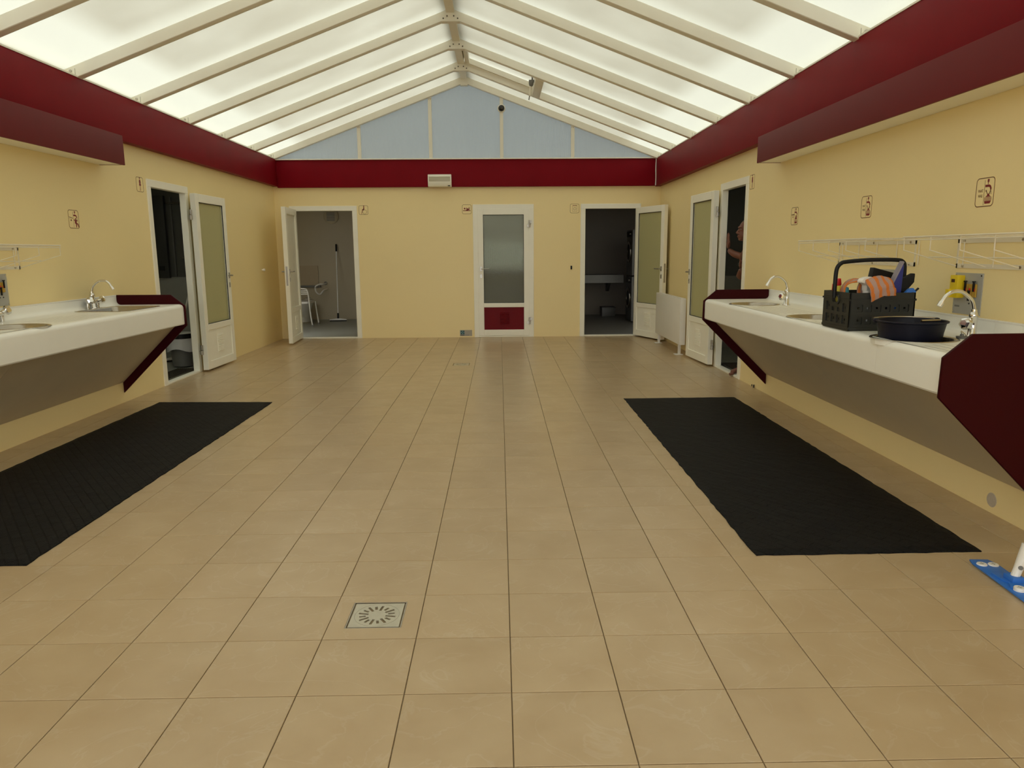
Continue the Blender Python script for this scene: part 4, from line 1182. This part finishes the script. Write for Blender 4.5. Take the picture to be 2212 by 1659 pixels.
fr_ = frame((CX0, CY0, CZ0), (1,0,0), V, (0,-1,0)); crate_side(fr_, CX1-CX0, 6)
crate_side(frame((CX1, CY1, CZ0), (-1,0,0), V, (0,1,0)), CX1-CX0, 6)
crate_side(frame((CX0, CY1, CZ0), (0,-1,0), V, (-1,0,0)), CY1-CY0, 4, True)
crate_side(frame((CX1, CY0, CZ0), (0,1,0), V, (1,0,0)), CY1-CY0, 4, True)
mb = MB(); mb.box(CX0+.01, CY0+.01, CZ0+.003, CX1-.01, CY1-.01, CZ0+.008); mb.build('crate_bottom', M_dgrey, cr)
for x, d in ((CX0, -1), (CX1, 1)):
    mb = MB(frame((x, (CY0+CY1)/2, CZ0), (0, 1, 0), V, (d, 0, 0))); mb.prism(rrect(-.046, .140, .046, .194, .026), -.001, .008, holes=[rrect(-.036, .150, .036, .184, .017)]); mb.build('handle_socket', M_dgrey, cr)
ym = (CY0+CY1)/2
pathc = smoothpath([(CX0-.014, ym, 1.075), (CX0-.014, ym, 1.15), (CX0-.010, ym, 1.235), (CX0+.012, ym, 1.268), (CX0+.05, ym, 1.278), (CX0+.18, ym, 1.287), (CX1-.04, ym, 1.286), (CX1+.002, ym, 1.276), (CX1+.016, ym, 1.245), (CX1+.016, ym, 1.16), (CX1+.014, ym, 1.075)], 5)
mb = MB(); mb.tube(pathc, .0115, 10); mb.build('carry_handle', M_black, cr, smooth=True)

# things in the crate
def bottle(name, label, cat, x, y, tilt, prof, mat, cap_prof, cap_mat, z0=ZT+.009):
    r = thing(name, label, cat, (x, y, z0))
    M = Matrix.Translation((x, y, z0)) @ Matrix.Rotation(tilt[0], 4, 'X') @ Matrix.Rotation(tilt[1], 4, 'Y')
    mb = MB(M); mb.lathe(prof, (0,0,0), 18); mb.build('bottle_body', mat, r, smooth=True, ang=50)
    mb = MB(M); mb.lathe(cap_prof, (0,0,0), 18); mb.build('cap', cap_mat, r, smooth=True, ang=50)
    return r
M_yb = pm('yellow_bottle_plastic', (.75, .62, .08), .35)
bottle('cleaner_bottle', 'yellow cleaner bottle with a red cap standing in the crate', 'bottle', 1.975, 2.215, (0, -.10), [(.030, 0), (.034, .01), (.034, .17), (.026, .215), (.017, .232)], M_yb, [(.019, .232), (.021, .236), (.019, .270), (.016, .272)], M_red)
bottle('small_bottle', 'small bottle with a turquoise cap at the crate corner', 'bottle', 1.955, 2.12, (0, 0), [(.022, 0), (.024, .01), (.024, .15), (.014, .175)], M_wplastic, [(.016, .175), (.019, .180), (.017, .222), (.010, .226)], M_cyan)
bottle('red_topped_bottle', 'small bottle with a red top behind the crate handle', 'bottle', 1.942, 2.235, (0, 0), [(.016, 0), (.018, .01), (.018, .18), (.010, .20)], M_wplastic, [(.012, .20), (.014, .204), (.013, .238), (.008, .242)], M_red)
sp = thing('spray_bottle', 'white spray bottle between the two striped cloths', 'bottle', (2.035, 2.03, ZT+.009))
mb = MB(); mb.lathe([(.034, .909), (.037, .92), (.037, 1.05), (.030, 1.085), (.024, 1.10), (.024, 1.12)], (2.035, 2.03, 0), 18); mb.build('bottle_body', M_wplastic, sp, smooth=True, ang=50)
mb = MB(frame((2.035, 2.03, 1.118), (-.92, -.38, 0), V, (.38, -.92, 0)))
mb.prism([(-.028, .0), (.024, .0), (.026, .030), (.038, .040), (.062, .046), (.064, .058), (.050, .070), (.020, .078), (-.006, .078), (-.028, .060)], -.018, .018); mb.build('trigger_head', M_wplastic, sp, bevel=.008)
bx1 = thing('brush_block', 'black brush block sticking up behind the draped cloth', 'brush', (2.19, 2.20, ZT+.009))
MBk = frame((2.115, 2.17, 1.20), Vector((.96, .12, -.24)).normalized(), Vector((.22, .1, .97)).normalized(), (-.1, .99, 0))
mb = MB(MBk); mb.box(0, -.05, -.02, .135, .045, .02); mb.build('block', M_black, bx1, bevel=.004)
mb = MB(MBk); mb.box(.004, -.215, -.014, .11, -.05, .014); mb.build('bristles', M_bristle, bx1)

def cloth(name, label, prof, w, axis_u, origin, skew, org):
    r = []; n = len(prof); K = 14; mb = MB(); rnd = random.Random(len(label)); vs = []; uv = []
    o = Vector(origin); U = Vector(axis_u)
    for i, (dx, dz) in enumerate(prof):
        for k in range(K+1):
            s = k/K; j = .0028*math.sin(9*s+i*.7)+rnd.uniform(-.0012, .0012)
            nd = U.cross(Vector((0,0,1))).normalized()
            p = o + U*(w*s + skew[0]*i/n) + nd*(dx+j) + Vector((0,0,dz+j+skew[1]*s*i/n + .012*math.sin(math.pi*s)))
            vs.append(tuple(p)); uv.append((s, i/n))
    fs = [(i*(K+1)+k, i*(K+1)+k+1, (i+1)*(K+1)+k+1, (i+1)*(K+1)+k) for i in range(n-1) for k in range(K)]
    mb.add(vs, fs); mb.uv = uv
    ob = mb.build(name, M_cloth, loc=org, smooth=True, ang=180, fix=False)
    so = ob.modifiers.new('thick', 'SOLIDIFY'); so.thickness = .007; so.offset = 0
    tag(ob, label, 'cloth'); return ob
pf = smoothpath([(-.085, -.05, 0), (-.10, .0, 0), (-.085, .045, 0), (-.04, .066, 0), (-.005, .045, 0), (.0255, .014, 0), (.034, -.006, 0), (.036, -.03, 0), (.037, -.05, 0)], 4)
cloth('striped_cloth', 'orange striped cloth draped over the front rim of the crate', [(p.x+.0, p.y) for p in pf], .135, (1, .0, 0), (1.995, CY0+.02, 1.112), (.02, .035), (2.06, 1.97, 1.11))
pf = smoothpath([(-.088, -.05, 0), (-.082, .01, 0), (-.055, .045, 0), (-.005, .058, 0), (.040, .040, 0), (.060, .006, 0), (.060, -.05, 0)], 4)
cloth('striped_cloth', 'orange striped cloth folded in a hump beside the red cap', [(p.x, p.y) for p in pf], .085, (-.25, -.97, 0), (1.995, 2.12, 1.112), (.0, .0), (2.0, 2.07, 1.11))

dp = thing('dustpan', 'deep blue dustpan standing upright at the crate end', 'dustpan', (2.21, 2.10, ZT+.02))
MD = frame((2.150, 2.045, .93), Vector((1, -.08, 0)).normalized(), V, (-.08, -1, 0))
mb = MB(MD); mb.prism([(.012, .0), (.075, .0), (.085, .325), (.076, .345), (.004, .170)], -.003, .003); mb.build('pan_sheet', M_dblue, dp, bevel=.001, seg=1)
mb = MB(MD); mb.prism([(.004, .170), (.076, .345), (.070, .350), (-.003, .174)], -.024, .024); mb.build('pan_rim', pm('pale_blue_rim', (.30, .27, .33), .4), dp)
bb = thing('hand_broom', 'black hand broom leaning out of the crate end', 'brush', (2.25, 2.08, ZT+.02))
MH = frame((2.212, 2.105, 1.085), Vector((.62, -.1, .78)).normalized(), Vector((-.78, .05, .62)).normalized(), (.0, -1, .0))
mb = MB(MH); mb.prism([(-.10, -.022), (.06, -.042), (.13, -.040), (.168, -.010), (.160, .002), (.09, .030), (-.10, .022)], -.014, .014); mb.build('bristle_head', M_bristle, bb, bevel=.004)
mb = MB(MH); mb.tube([(-.10, 0, 0), (.02, 0, 0)], .010, 8); mb.build('grip', M_black, bb, smooth=True)
b2 = thing('blue_brush', 'bright blue brush at the outer corner of the crate', 'brush', (2.24, 2.01, ZT+.02))
MH2 = frame((2.218, 2.000, 1.070), Vector((.62, -.1, .78)).normalized(), Vector((-.78, .05, .62)).normalized(), (.0, -1, .0))
mb = MB(MH2); mb.prism([(-.08, -.018), (.075, -.028), (.082, .0), (.065, .014), (-.08, .018)], -.012, .012); mb.build('brush_back', M_blue, b2, bevel=.004)
mb = MB(MH2); mb.tube([(.065, -.022, 0), (.100, -.026, 0)], .006, 8); mb.build('hook_end', M_black, b2, smooth=True)

# navy tub standing in the sink
tb = thing('round_tub', 'navy round tub with wire handle standing in the steel sink', 'tub', (2.075, 1.62, ZT-.135))
zt0 = ZT-.140; tc = (2.075, 1.635, 0)
mb = MB(); mb.lathe([(.0, zt0), (.130, zt0), (.137, zt0+.004), (.150, .93), (.160, .978), (.170, .982), (.171, .988), (.166, .990), (.160, .986), (.147, .93), (.133, zt0+.01), (.0, zt0+.008)], tc, 40, cap0=False, cap1=False)
mb.build('tub_body', M_tub, tb, smooth=True, ang=40, fix=False)
mb = MB(); hp = [(tc[0]-.150+.0, tc[1]+.02, .984)] + [(tc[0]+.168*math.cos(math.radians(t)), tc[1]+.05+.115*math.sin(math.radians(t)), .992) for t in range(150, -10, -12)]
mb.tube(smoothpath(hp, 2), .0035, 6); mb.build('wire_handle', M_steel, tb, smooth=True)
mb = MB(); mb.tube([(tc[0]+.02, tc[1]-.075+.02, .990), (tc[0]+.13, tc[1]-.03,   .990)], .0055, 10); mb.build('handle_grip', M_steel, tb, smooth=True)
for s in (-1, 1):
    mb = MB(); mb.ball((tc[0]+s*.160, tc[1]+.045, .985), (.014, .018, .012), 10, 6); mb.build('ear', M_tub, tb, smooth=True)
mb = MB(); mb.lathe([(.1465, .905), (.1475, .915)], tc, 40, cap0=False, cap1=False)
pgs = thing('sink_plug', 'dark rubber sink plug lying beside the two-knob tap', 'plug', (2.305, 1.575, ZT))
mb = MB(); mb.lathe([(.024, ZT+.0005), (.027, ZT+.012), (.010, ZT+.014), (.008, ZT+.024)], (2.300, 1.565, 0), 16); mb.build('plug_body', M_grey, pgs, smooth=True)
mb = MB(); mb.tube(smoothpath([(2.300, 1.565, ZT+.022), (2.305, 1.58, ZT+.036), (2.335, 1.575, ZT+.012), (2.36, 1.60, ZT+.004)], 5), .0025, 6); mb.build('plug_chain', M_chrome, pgs, smooth=True)

# ------------------------------------------------------------------ women shower room
cu_ = thing('cubicle_wall', 'grey shower cubicle front with pale lower half in the women room', 'partition', (-4.5, 8.15, 0))
mb = MB(); mb.box(-6.1, 8.12, 0, XL-WT-.001, 8.19, 1.04); mb.build('lower_panel', M_rooml, cu_)
mb = MB(); mb.box(-6.1, 8.12, 1.045, XL-WT-.001, 8.19, 2.4); mb.build('upper_panel', M_roomd, cu_)
mb = MB(); mb.box(-4.70, 8.05, 1.03, -4.50, 8.11, 2.12); cd = mb.build('cubicle_door', pm('darker_cubicle_door', (.045, .045, .042), .4), cu_, bevel=.004)
mb = MB(); mb.box(-4.62, 8.035, 1.13, -4.55, 8.05, 1.19); mb.build('door_lock', M_black, cd)
mb = MB(); mb.box(-4.44, 8.10, 1.045, -4.42, 8.12, 2.1); mb.build('edge_profile', M_grey, cu_)
mb = MB(); mb.tube([(-6.0, 8.09, 2.02), (XL-WT-.02, 8.09, 2.02)], .010, 8); mb.build('head_rail', M_steel, cu_, smooth=True)
mb = MB(); mb.tube([(-4.30, 8.10, 1.30), (-4.30, 8.04, 1.30), (-4.25, 8.04, 1.30)], .010, 8); mb.build('coat_hook', M_steel, cu_, smooth=True)
def grate(x0, x1, y0, y1, label):
    r = thing('floor_grate', label, 'grate', ((x0+x1)/2, (y0+y1)/2, 0))
    mb = MB()
    n = int((x1-x0)/.024)
    for k in range(n+1): x = x0+(x1-x0)*k/n; mb.box(x-.003, y0, -.002, x+.003, y1, .012)
    mb.build('bearing_bars', M_steel, r, kind='stuff')
    mb = MB(); n = int((y1-y0)/.05)
    for k in range(n+1): y = y0+(y1-y0)*k/n; mb.box(x0, y-.002, .001, x1, y+.002, .010)
    mb.build('cross_bars', M_steel, r, kind='stuff')
    mb = MB(); mb.box(x0-.004, y0-.004, -.003, x1+.004, y1+.004, -.0015); mb.build('pit', M_black, r)
grate(-3.86, -3.635, 5.56, 6.62, 'steel grate just inside the women shower door')
grate(2.63, 2.86, 5.60, 6.66, 'steel grate just inside the men shower door')
bn = thing('waste_bin', 'grey waste bin with a clear bag folded over its rim', 'bin', (-3.90, 6.86, 0))
mb = MB(); mb.lathe([(.10, 0), (.115, .01), (.135, .285), (.135, .34)], (-3.90, 6.86, 0), 24, cap1=False); mb.build('bin_body', M_grey, bn, smooth=True, fix=False)
mb = MB()
vs = []; K = 28
rr2 = random.Random(3)
for i, (r_, z) in enumerate([(.128, .33), (.140, .345), (.150, .31), (.158, .25), (.166, .205)]):
    for k in range(K):
        t = 2*math.pi*k/K; q = r_*(1+.05*math.sin(5*t+i)+rr2.uniform(-.02, .02)*(i > 1)); vs.append((-3.90+q*math.cos(t), 6.86+q*math.sin(t), z+(.022*math.sin(3*t) if i == 4 else 0)))
mb.add(vs, [(i*K+k, i*K+(k+1) % K, (i+1)*K+(k+1) % K, (i+1)*K+k) for i in range(4) for k in range(K)]); mb.build('bin_bag', M_bag, bn, smooth=True, fix=False)
mb = MB(); mb.lathe([(.146, .350), (.146, .385), (.140, .398), (.120, .402)], (-3.90, 6.86, 0), 24); mb.build('lid_ring', M_black, bn, smooth=True)
mb = MB(); mb.lathe([(.130, .402), (.142, .404), (.142, .410), (.0, .418)], (-3.90, 6.86, 0), 24, cap1=False); mb.build('bin_lid', M_wplastic, bn, smooth=True)
def squeegee(name, label, cat, a, top, hdir, hw_, blue, mat_h):
    r = thing(name, label, cat, (a[0], a[1], 0))
    A = Vector((a[0], a[1], .035)); T = Vector(top); h = Vector((hdir[0], hdir[1], 0)).normalized(); n = Vector((-h.y, h.x, 0))
    mb = MB(frame(A, h, (0,0,1), n)); mb.prism([(-hw_, -.012), (hw_, -.012), (hw_, .004), (.04, .022), (-.04, .022), (-hw_, .004)], -.018, .018); mb.build('blade_holder', M_wplastic, r, bevel=.003)
    mb = MB(frame(A, h, (0,0,1), n)); mb.box(-hw_, -.034, -.004, hw_, -.010, .004); mb.build('rubber_blade', M_black, r)
    d = (T-A).normalized()
    mb = MB(); mb.tube([tuple(A+d*.02), tuple(A+d*.13)], .019, 10); mb.build('socket', blue, r, smooth=True)
    mb = MB(); mb.tube([tuple(A+d*.12), tuple(T)], .012, 10); mb.build('handle', mat_h, r, smooth=True)
    mb = MB(); mb.tube([tuple(T-d*.02), tuple(T+d*.13)], .017, 10); mb.build('grip', blue, r, smooth=True)
    return r
squeegee('floor_squeegee', 'white floor squeegee with blue socket leaning in the women room', 'squeegee', (-4.19, 7.28), (-3.99, 7.85, 1.42), (.55, .83), .16, pm('blue_socket', (.02, .08, .30), .4), M_wplastic)

# ------------------------------------------------------------------ accessible toilet
squeegee('floor_squeegee', 'white floor squeegee with black grip against the toilet room wall', 'squeegee', (-3.27, 12.70), (-3.335, 13.12, 1.40), (1, .05), .17, M_black, M_wplastic)
vt = thing('wall_fan', 'round extractor fan high on the toilet room wall', 'fan', (-3.42, 13.16, 2.06))
mb = MB(); mb.lathe([(.15, 0), (.15, -.03), (.12, -.05)], (-3.42, 13.198, 2.08), 28, axis='y'); mb.build('fan_housing', M_room, vt, smooth=True)
for k in range(6):
    mb = MB(); mb.box(-3.50, 13.138, 1.99+.03*k, -3.34, 13.147, 2.004+.03*k); mb.build('louvre', M_grey, vt)
ch = thing('shower_chair', 'white tubular commode chair beside the toilet', 'chair', (-3.80, 12.0, 0))
def wc_tube(name, pts, r=.013): 
    mb = MB(); mb.tube(smoothpath(pts, 4), r, 8); return mb.build(name, M_wplastic, ch, smooth=True)
cxa, cxb, cya, cyb = -4.02, -3.58, 11.70, 12.18
wc_tube('backrest_frame', [(cxa, cya, .56), (cxa+.02, cya, .66), (cxa+.08, cya, .70), (cxb-.08, cya, .70), (cxb-.02, cya, .66), (cxb, cya, .56)])
for v in (.60, .63, .66):
    wc_tube('back_slat', [(cxa+.02, cya, v), (cxb-.02, cya, v)], .009)
mb = MB(); mb.prism(rrect(cxa, cya, cxb, cyb, .08), .42, .46); mb.build('seat', M_wplastic, ch, bevel=.01)
for x, y, k in ((cxa, cya, -1), (cxb, cya, 1), (cxa, cyb, -1), (cxb, cyb, 1)):
    l_ = wc_tube('leg', [(x, y, .56 if y == cya else .44), (x+k*.02, y-.01, .25), (x+k*.05, y-.02, .02)])
    mb = MB(); mb.lathe([(.022, 0), (.018, .03)], (x+k*.052, y-.021, 0), 10); mb.build('rubber_foot', M_grey, l_, smooth=True)
tl = thing('toilet', 'white floor standing toilet behind the commode chair', 'toilet', (-3.95, 12.75, 0))
mb = MB(); mb.lathe([(.13, 0), (.12, .08), (.13, .22), (.19, .36), (.20, .40)], (-3.95, 12.72, 0), 24, sy=1.3); mb.build('bowl', M_toilet, tl, smooth=True)
mb = MB(); mb.lathe([(.20, .402), (.205, .41), (.20, .43), (.0, .436)], (-3.95, 12.72, 0), 24, sy=1.3, cap1=False); mb.build('lid', M_toilet, tl, smooth=True)
mb = MB(); mb.tube([(-3.95, 12.95, .40), (-3.95, 13.10, .42), (-3.95, 13.19, .42)], .045, 12); mb.build('flush_pipe', M_toilet, tl, smooth=True)
bp_ = thing('back_panel', 'pale splash panel on the wall behind the toilet', 'panel', (-3.95, 13.18, .9))
mb = MB(); mb.prism(rrect(-4.35, .70, -3.74, 1.10, .02), 13.17, 13.199, ax=(0,2,1)); mb.build('panel_sheet', pm('tan_splash_panel', (.42, .34, .22), .5), bp_)
mb = MB(); mb.box(-4.36, 13.13, .66, -3.70, 13.199, .70); mb.build('panel_ledge', M_roomd, bp_)
gr_ = thing('grab_rail', 'white looped grab rail on the toilet room wall', 'grab rail', (-3.66, 13.1, .6))
mb = MB(); mb.tube(smoothpath([(-3.58, 13.19, .74), (-3.58, 12.95, .735), (-3.66, 12.88, .73), (-3.73, 12.86, .68), (-3.72, 12.86, .58), (-3.66, 12.90, .53), (-3.60, 12.98, .60), (-3.57, 13.19, .62)], 4), .016, 8); mb.build('loop', M_wplastic, gr_, smooth=True)
mb = MB(); mb.lathe([(.035, 0), (.035, -.012)], (-3.60, 13.198, .74), 14, axis='y'); mb.build('rose', M_grey, gr_)

# ------------------------------------------------------------------ laundry room
sh = thing('work_shelf', 'grey work shelf on brackets along the laundry room wall', 'shelf', (1.9, 13.6, .78))
mb = MB(); mb.box(1.08, 13.25, .82, 2.55, 13.84, .86); mb.build('shelf_board', M_grey, sh, bevel=.004)
mb = MB(); mb.box(1.08, 13.23, .70, 2.55, 13.25, .865); mb.build('front_apron', M_rooml, sh)
for x in (1.4, 2.27):
    mb = MB(); mb.prism([(13.84, .50), (13.84, .82), (13.30, .82), (13.80, .50)], x, x+.06, ax=(1,2,0)); mb.build('bracket', M_roomd, sh)
for k, (z0, lab) in enumerate(((.0, 'lower machine of the washer stack in the laundry room'), (.88, 'upper machine of the washer stack in the laundry room'))):
    wmx = thing('washing_machine', lab, 'washing machine', (2.85, 12.3, z0))
    mb = MB(); mb.box(2.50, 12.0, z0+.012, 3.1, 12.62, z0+.865); mb.build('cabinet', M_grey, wmx, bevel=.01)
    MW = frame((2.50, 12.62, z0), (0,-1,0), V, (-1,0,0))
    mb = MB(MW); mb.prism(circ((.31, .45), .20, 28), .0, .02, holes=[circ((.31, .45), .15, 28)]); dr_ = mb.build('door_ring', M_steel, wmx)
    mb = MB(MW); mb.prism(circ((.31, .45), .15, 28), .002, .012); mb.build('door_glass', M_black, wmx)
    mb = MB(MW); mb.box(.03, .74, 0, .59, .84, .008); mb.build('control_panel', M_black, wmx)
    mb = MB(MW); mb.lathe([(.025, .008), (.022, .03)], (.45, .79, 0), 14); mb.build('dial', M_steel, wmx)
    for u in (.06, .56):
        for w_ in (.06, .56):
            mb = MB(); mb.lathe([(.02, z0), (.02, z0+.014)], (2.5+w_, 12.0+u, 0), 10); mb.build('foot', M_black, wmx)
bxx = thing('floor_box', 'low dark box on the laundry room floor under the shelf', 'box', (2.28, 13.3, 0))
mb = MB(); mb.box(2.12, 13.28, 0, 2.40, 13.62, .17); mb.build('box_body', M_roomd, bxx, bevel=.006)
mb = MB(); mb.box(2.115, 13.275, .17, 2.405, 13.625, .19); mb.build('box_lid', M_roomd, bxx, bevel=.004)
# baby changing room behind the ribbed glass
wd = thing('changing_unit', 'dark low changing unit seen blurred through the ribbed glass', 'cabinet', (0, 12.0, 0))
mb = MB(); mb.box(-1.18, 11.45, .0, .98, 12.19, .98); mb.build('cabinet_body', pm('olive_cabinet', (.30, .27, .16), .5), wd)
mb = MB(); mb.box(-1.19, 11.42, .98, .99, 12.19, 1.02); mb.build('cabinet_top', M_rooml, wd)

# ------------------------------------------------------------------ men shower room
cm = thing('cubicle_wall', 'dark cubicle front with paler lower half in the men room', 'partition', (3.6, 8.15, 0))
mb = MB(); mb.box(XR+WT+.001, 8.12, 0, 5.15, 8.19, 1.0); mb.build('lower_panel', pm('dull_lower_panel', (.30, .29, .25), .45), cm)
mb = MB(); mb.box(XR+WT+.001, 8.12, 1.005, 5.15, 8.19, 2.4); mb.build('upper_panel', M_roomd, cm)

# ------------------------------------------------------------------ person in the doorway
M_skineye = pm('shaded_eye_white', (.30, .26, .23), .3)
def person():
    r = thing('person', 'bare chested person in tan shorts leaning in the men shower doorway', 'person', (2.72, 5.80, .012))
    P = {}; ed = []
    def node(n, p, rad, par=None):
        P[n] = (Vector(p) + Vector((0 if n in ('rw', 'ra', 'rb', 'ro', 'la', 'lb', 'lo') else -.03, 0, 0)), rad)
        if par: ed.append((par, n))
    node('pelvis', (2.755, 5.775, .93), .135)
    node('waist', (2.745, 5.775, 1.06), .118, 'pelvis'); node('chest', (2.725, 5.775, 1.24), .125, 'waist'); node('upper', (2.705, 5.775, 1.36), .085, 'chest')
    node('neck', (2.675, 5.785, 1.44), .056, 'upper'); node('head', (2.645, 5.79, 1.50), .055, 'neck')
    node('rs', (2.715, 5.935, 1.375), .058, 'upper'); node('re', (2.715, 6.165, 1.275), .042, 'rs'); node('rf', (2.64, 6.24, 1.305), .040, 're'); node('rw', (2.568, 6.315, 1.355), .027, 'rf')
    node('ls', (2.690, 5.640, 1.355), .056, 'upper'); node('le', (2.560, 5.785, 1.050), .043, 'ls'); node('lf', (2.556, 5.725, 1.10), .038, 'le'); node('lw', (2.548, 5.675, 1.155), .027, 'lf')
    for s, y, k, an, toe in (('r', 5.885, (2.77, 5.90, .50), (2.83, 5.92, .09), (2.66, 5.93, .045)), ('l', 5.695, (2.73, 5.76, .50), (2.685, 5.800, .09), (2.475, 5.742, .045))):
        node(s+'h', (2.755, y, .86), .098, 'pelvis'); node(s+'t', tuple((Vector((2.755, y, .86))+Vector(k))/2), .085, s+'h'); node(s+'k', k, .058, s+'t')
        node(s+'c', tuple(Vector(k)*.65+Vector(an)*.35), .056, s+'k'); node(s+'a', an, .036, s+'c')
        node(s+'b', tuple(Vector(an)*.45+Vector(toe)*.55), .034, s+'a'); node(s+'o', toe, .026, s+'b')
    names = list(P); org = ORG['person'] if 'person' in ORG else ORG[r.name]
    me = bpy.data.meshes.new('skeleton'); me.from_pydata([tuple(P[n][0]) for n in names], [(names.index(a), names.index(b)) for a, b in ed], [])
    so = bpy.data.objects.new('skeleton', me); COL.objects.link(so)
    sk = so.modifiers.new('skin', 'SKIN')
    for i, n in enumerate(names):
        sv = me.skin_vertices[0].data[i]; sv.radius = (P[n][1], P[n][1]); sv.use_root = (n == 'pelvis')
    sb = so.modifiers.new('sub', 'SUBSURF'); sb.levels = 2
    dg = bpy.context.evaluated_depsgraph_get(); ev = bpy.data.meshes.new_from_object(so.evaluated_get(dg))
    mb = MB(); mb.add([tuple(v.co) for v in ev.vertices], [tuple(p.vertices) for p in ev.polygons])
    bpy.data.objects.remove(so, do_unlink=True)
    # shoulders and chest width
    mb.ball((2.685, 5.775, 1.27), (.105, .165, .15), 16, 10); mb.ball((2.715, 5.775, .98), (.105, .145, .13), 16, 10)
    # head
    H = Vector((2.598, 5.79, 1.555))
    mb.ball(tuple(H+Vector((.012, 0, .022))), (.096, .074, .092), 20, 14)
    mb.ball(tuple(H+Vector((-.030, 0, -.050))), (.062, .056, .066), 16, 10)
    mb.ball(tuple(H+Vector((-.068, 0, -.092))), (.024, .026, .020), 10, 8)     # chin
    mb.ball(tuple(H+Vector((-.078, 0, .030))), (.018, .048, .014), 10, 8)      # brow
    mb.tube([tuple(H+Vector((-.080, 0, .014))), tuple(H+Vector((-.098, 0, -.012))), tuple(H+Vector((-.111, 0, -.034)))], [.008, .012, .015], 8)
    for s in (-1, 1): mb.ball(tuple(H+Vector((-.096, s*.014, -.034))), (.012, .011, .010), 8, 6)
    mb.ball(tuple(H+Vector((-.090, 0, -.059))), (.014, .024, .007), 10, 6); mb.ball(tuple(H+Vector((-.087, 0, -.071))), (.014, .022, .007), 10, 6)
    for s in (-1, 1): mb.ball(tuple(H+Vector((.012, s*.076, -.006))), (.020, .010, .032), 10, 8)
    # right hand flat on the far jamb (y = 6.39), left hand holding the near jamb (y = 5.60)
    mb.ball((2.572, 6.335, 1.415), (.020, .040, .052), 12, 8)
    for k, (dy, l) in enumerate(((.030, .062), (.010, .074), (-.011, .070), (-.028, .056))):
        b = Vector((2.574, 6.335+dy, 1.452)); mb.tube([tuple(b), tuple(b+Vector((-.006, dy*.10, l*.55))), tuple(b+Vector((-.004, dy*.14, l+.014)))], [.0098, .0090, .0075], 8); mb.ball(tuple(b+Vector((-.004, dy*.14, l+.014))), .0075, 8, 6)
    mb.tube([(2.566, 6.31, 1.39), (2.560, 6.280, 1.420), (2.566, 6.268, 1.450)], [.012, .0105, .008], 8)
    mb.ball((2.520, 5.648, 1.195), (.036, .030, .045), 12, 8)
    for k, (dz, l) in enumerate(((.030, .050), (.012, .058), (-.008, .056), (-.026, .046))):
        b = Vector((2.502, 5.640, 1.195+dz)); mb.tube([tuple(b+Vector((.01, 0, 0))), tuple(b+Vector((-.020, -.014, .006))), tuple(b+Vector((-.026, -.018-l*.35, .008)))], [.0098, .0090, .0078], 8)
    mb.tube([(2.520, 5.66, 1.215), (2.500, 5.665, 1.245), (2.492, 5.655, 1.268)], [.012, .0105, .008], 8)
    # toes of the forward foot
    for k, dy in enumerate((-.030, -.014, .000, .014, .027)):
        q = Vector((2.462+.004*abs(k-1), 5.742+dy, .026)); mb.tube([tuple(q+Vector((.035, .004, .006))), tuple(q+Vector((-.008-.004*(k == 0), -.002, -.003)))], [.013, .010 if k else .013], 8)
    b = mb.build('body', M_skin, r, fix=True)
    rm = b.modifiers.new('one_surface', 'REMESH'); rm.mode = 'VOXEL'; rm.voxel_size = .0055; rm.use_smooth_shade = True
    sm = b.modifiers.new('soften', 'SMOOTH'); sm.iterations = 3; sm.factor = .5
    # eyes, hair, ring, shorts
    for s in (-1, 1):
        m2 = MB(); m2.ball(tuple(H+Vector((-.0775, s*.030, .010))), (.010, .0115, .0055), 12, 8); e = m2.build('eye', M_skineye, r, smooth=True)
        m2 = MB(); m2.ball(tuple(H+Vector((-.0855, s*.030, .010))), (.003, .0062, .0055), 10, 6); m2.build('iris', M_hair, e, smooth=True)
    m2 = MB(); m2.ball(tuple(H+Vector((.022, 0, .034))), (.098, .079, .090), 20, 14)
    m2.f = [f for f in m2.f if sum(m2.v[i].z - (H.z+.035) + (m2.v[i].x-H.x)*.9 for i in f)/len(f) > .01]
    m2.build('hair', M_hair, r, smooth=True, fix=False)
    m2 = MB(); m2.lathe([(.015, -.003), (.015, .003)], (2.480, 5.626, 1.203), 12, axis='y', cap0=False, cap1=False); m2.build('ring', M_chrome, r, fix=False)
    m2 = MB(); m2.lathe([(.148, .98), (.158, .94), (.166, .86)], (2.725, 5.775, 0), 24, sx=.92, sy=1.15, cap0=False, cap1=False)
    sh_ = m2.build('shorts', M_short, r, smooth=True, fix=False)
    for s, y, k in ((1, 5.885, (2.77, 5.90, .50)), (-1, 5.695, (2.73, 5.76, .50))):
        m3 = MB(); m3.tube([(2.727, y-s*.012, .90), (2.727, y, .84), tuple(Vector((2.725, y, .86))*.35+(Vector(k)-Vector((.03, 0, 0)))*.65), tuple(Vector((2.725, y, .86))*.25+(Vector(k)-Vector((.03, 0, 0)))*.75)], [.118, .116, .106, .108], 18, caps=False); m3.build('shorts_leg', M_short, sh_, smooth=True, fix=False)
    m3 = MB(); m3.lathe([(.150, .975), (.153, .995)], (2.722, 5.775, 0), 24, sx=.92, sy=1.12, cap0=False, cap1=False); m3.build('waistband', pm('pale_waistband', (.6, .52, .36), .8), sh_, smooth=True, fix=False)
person()
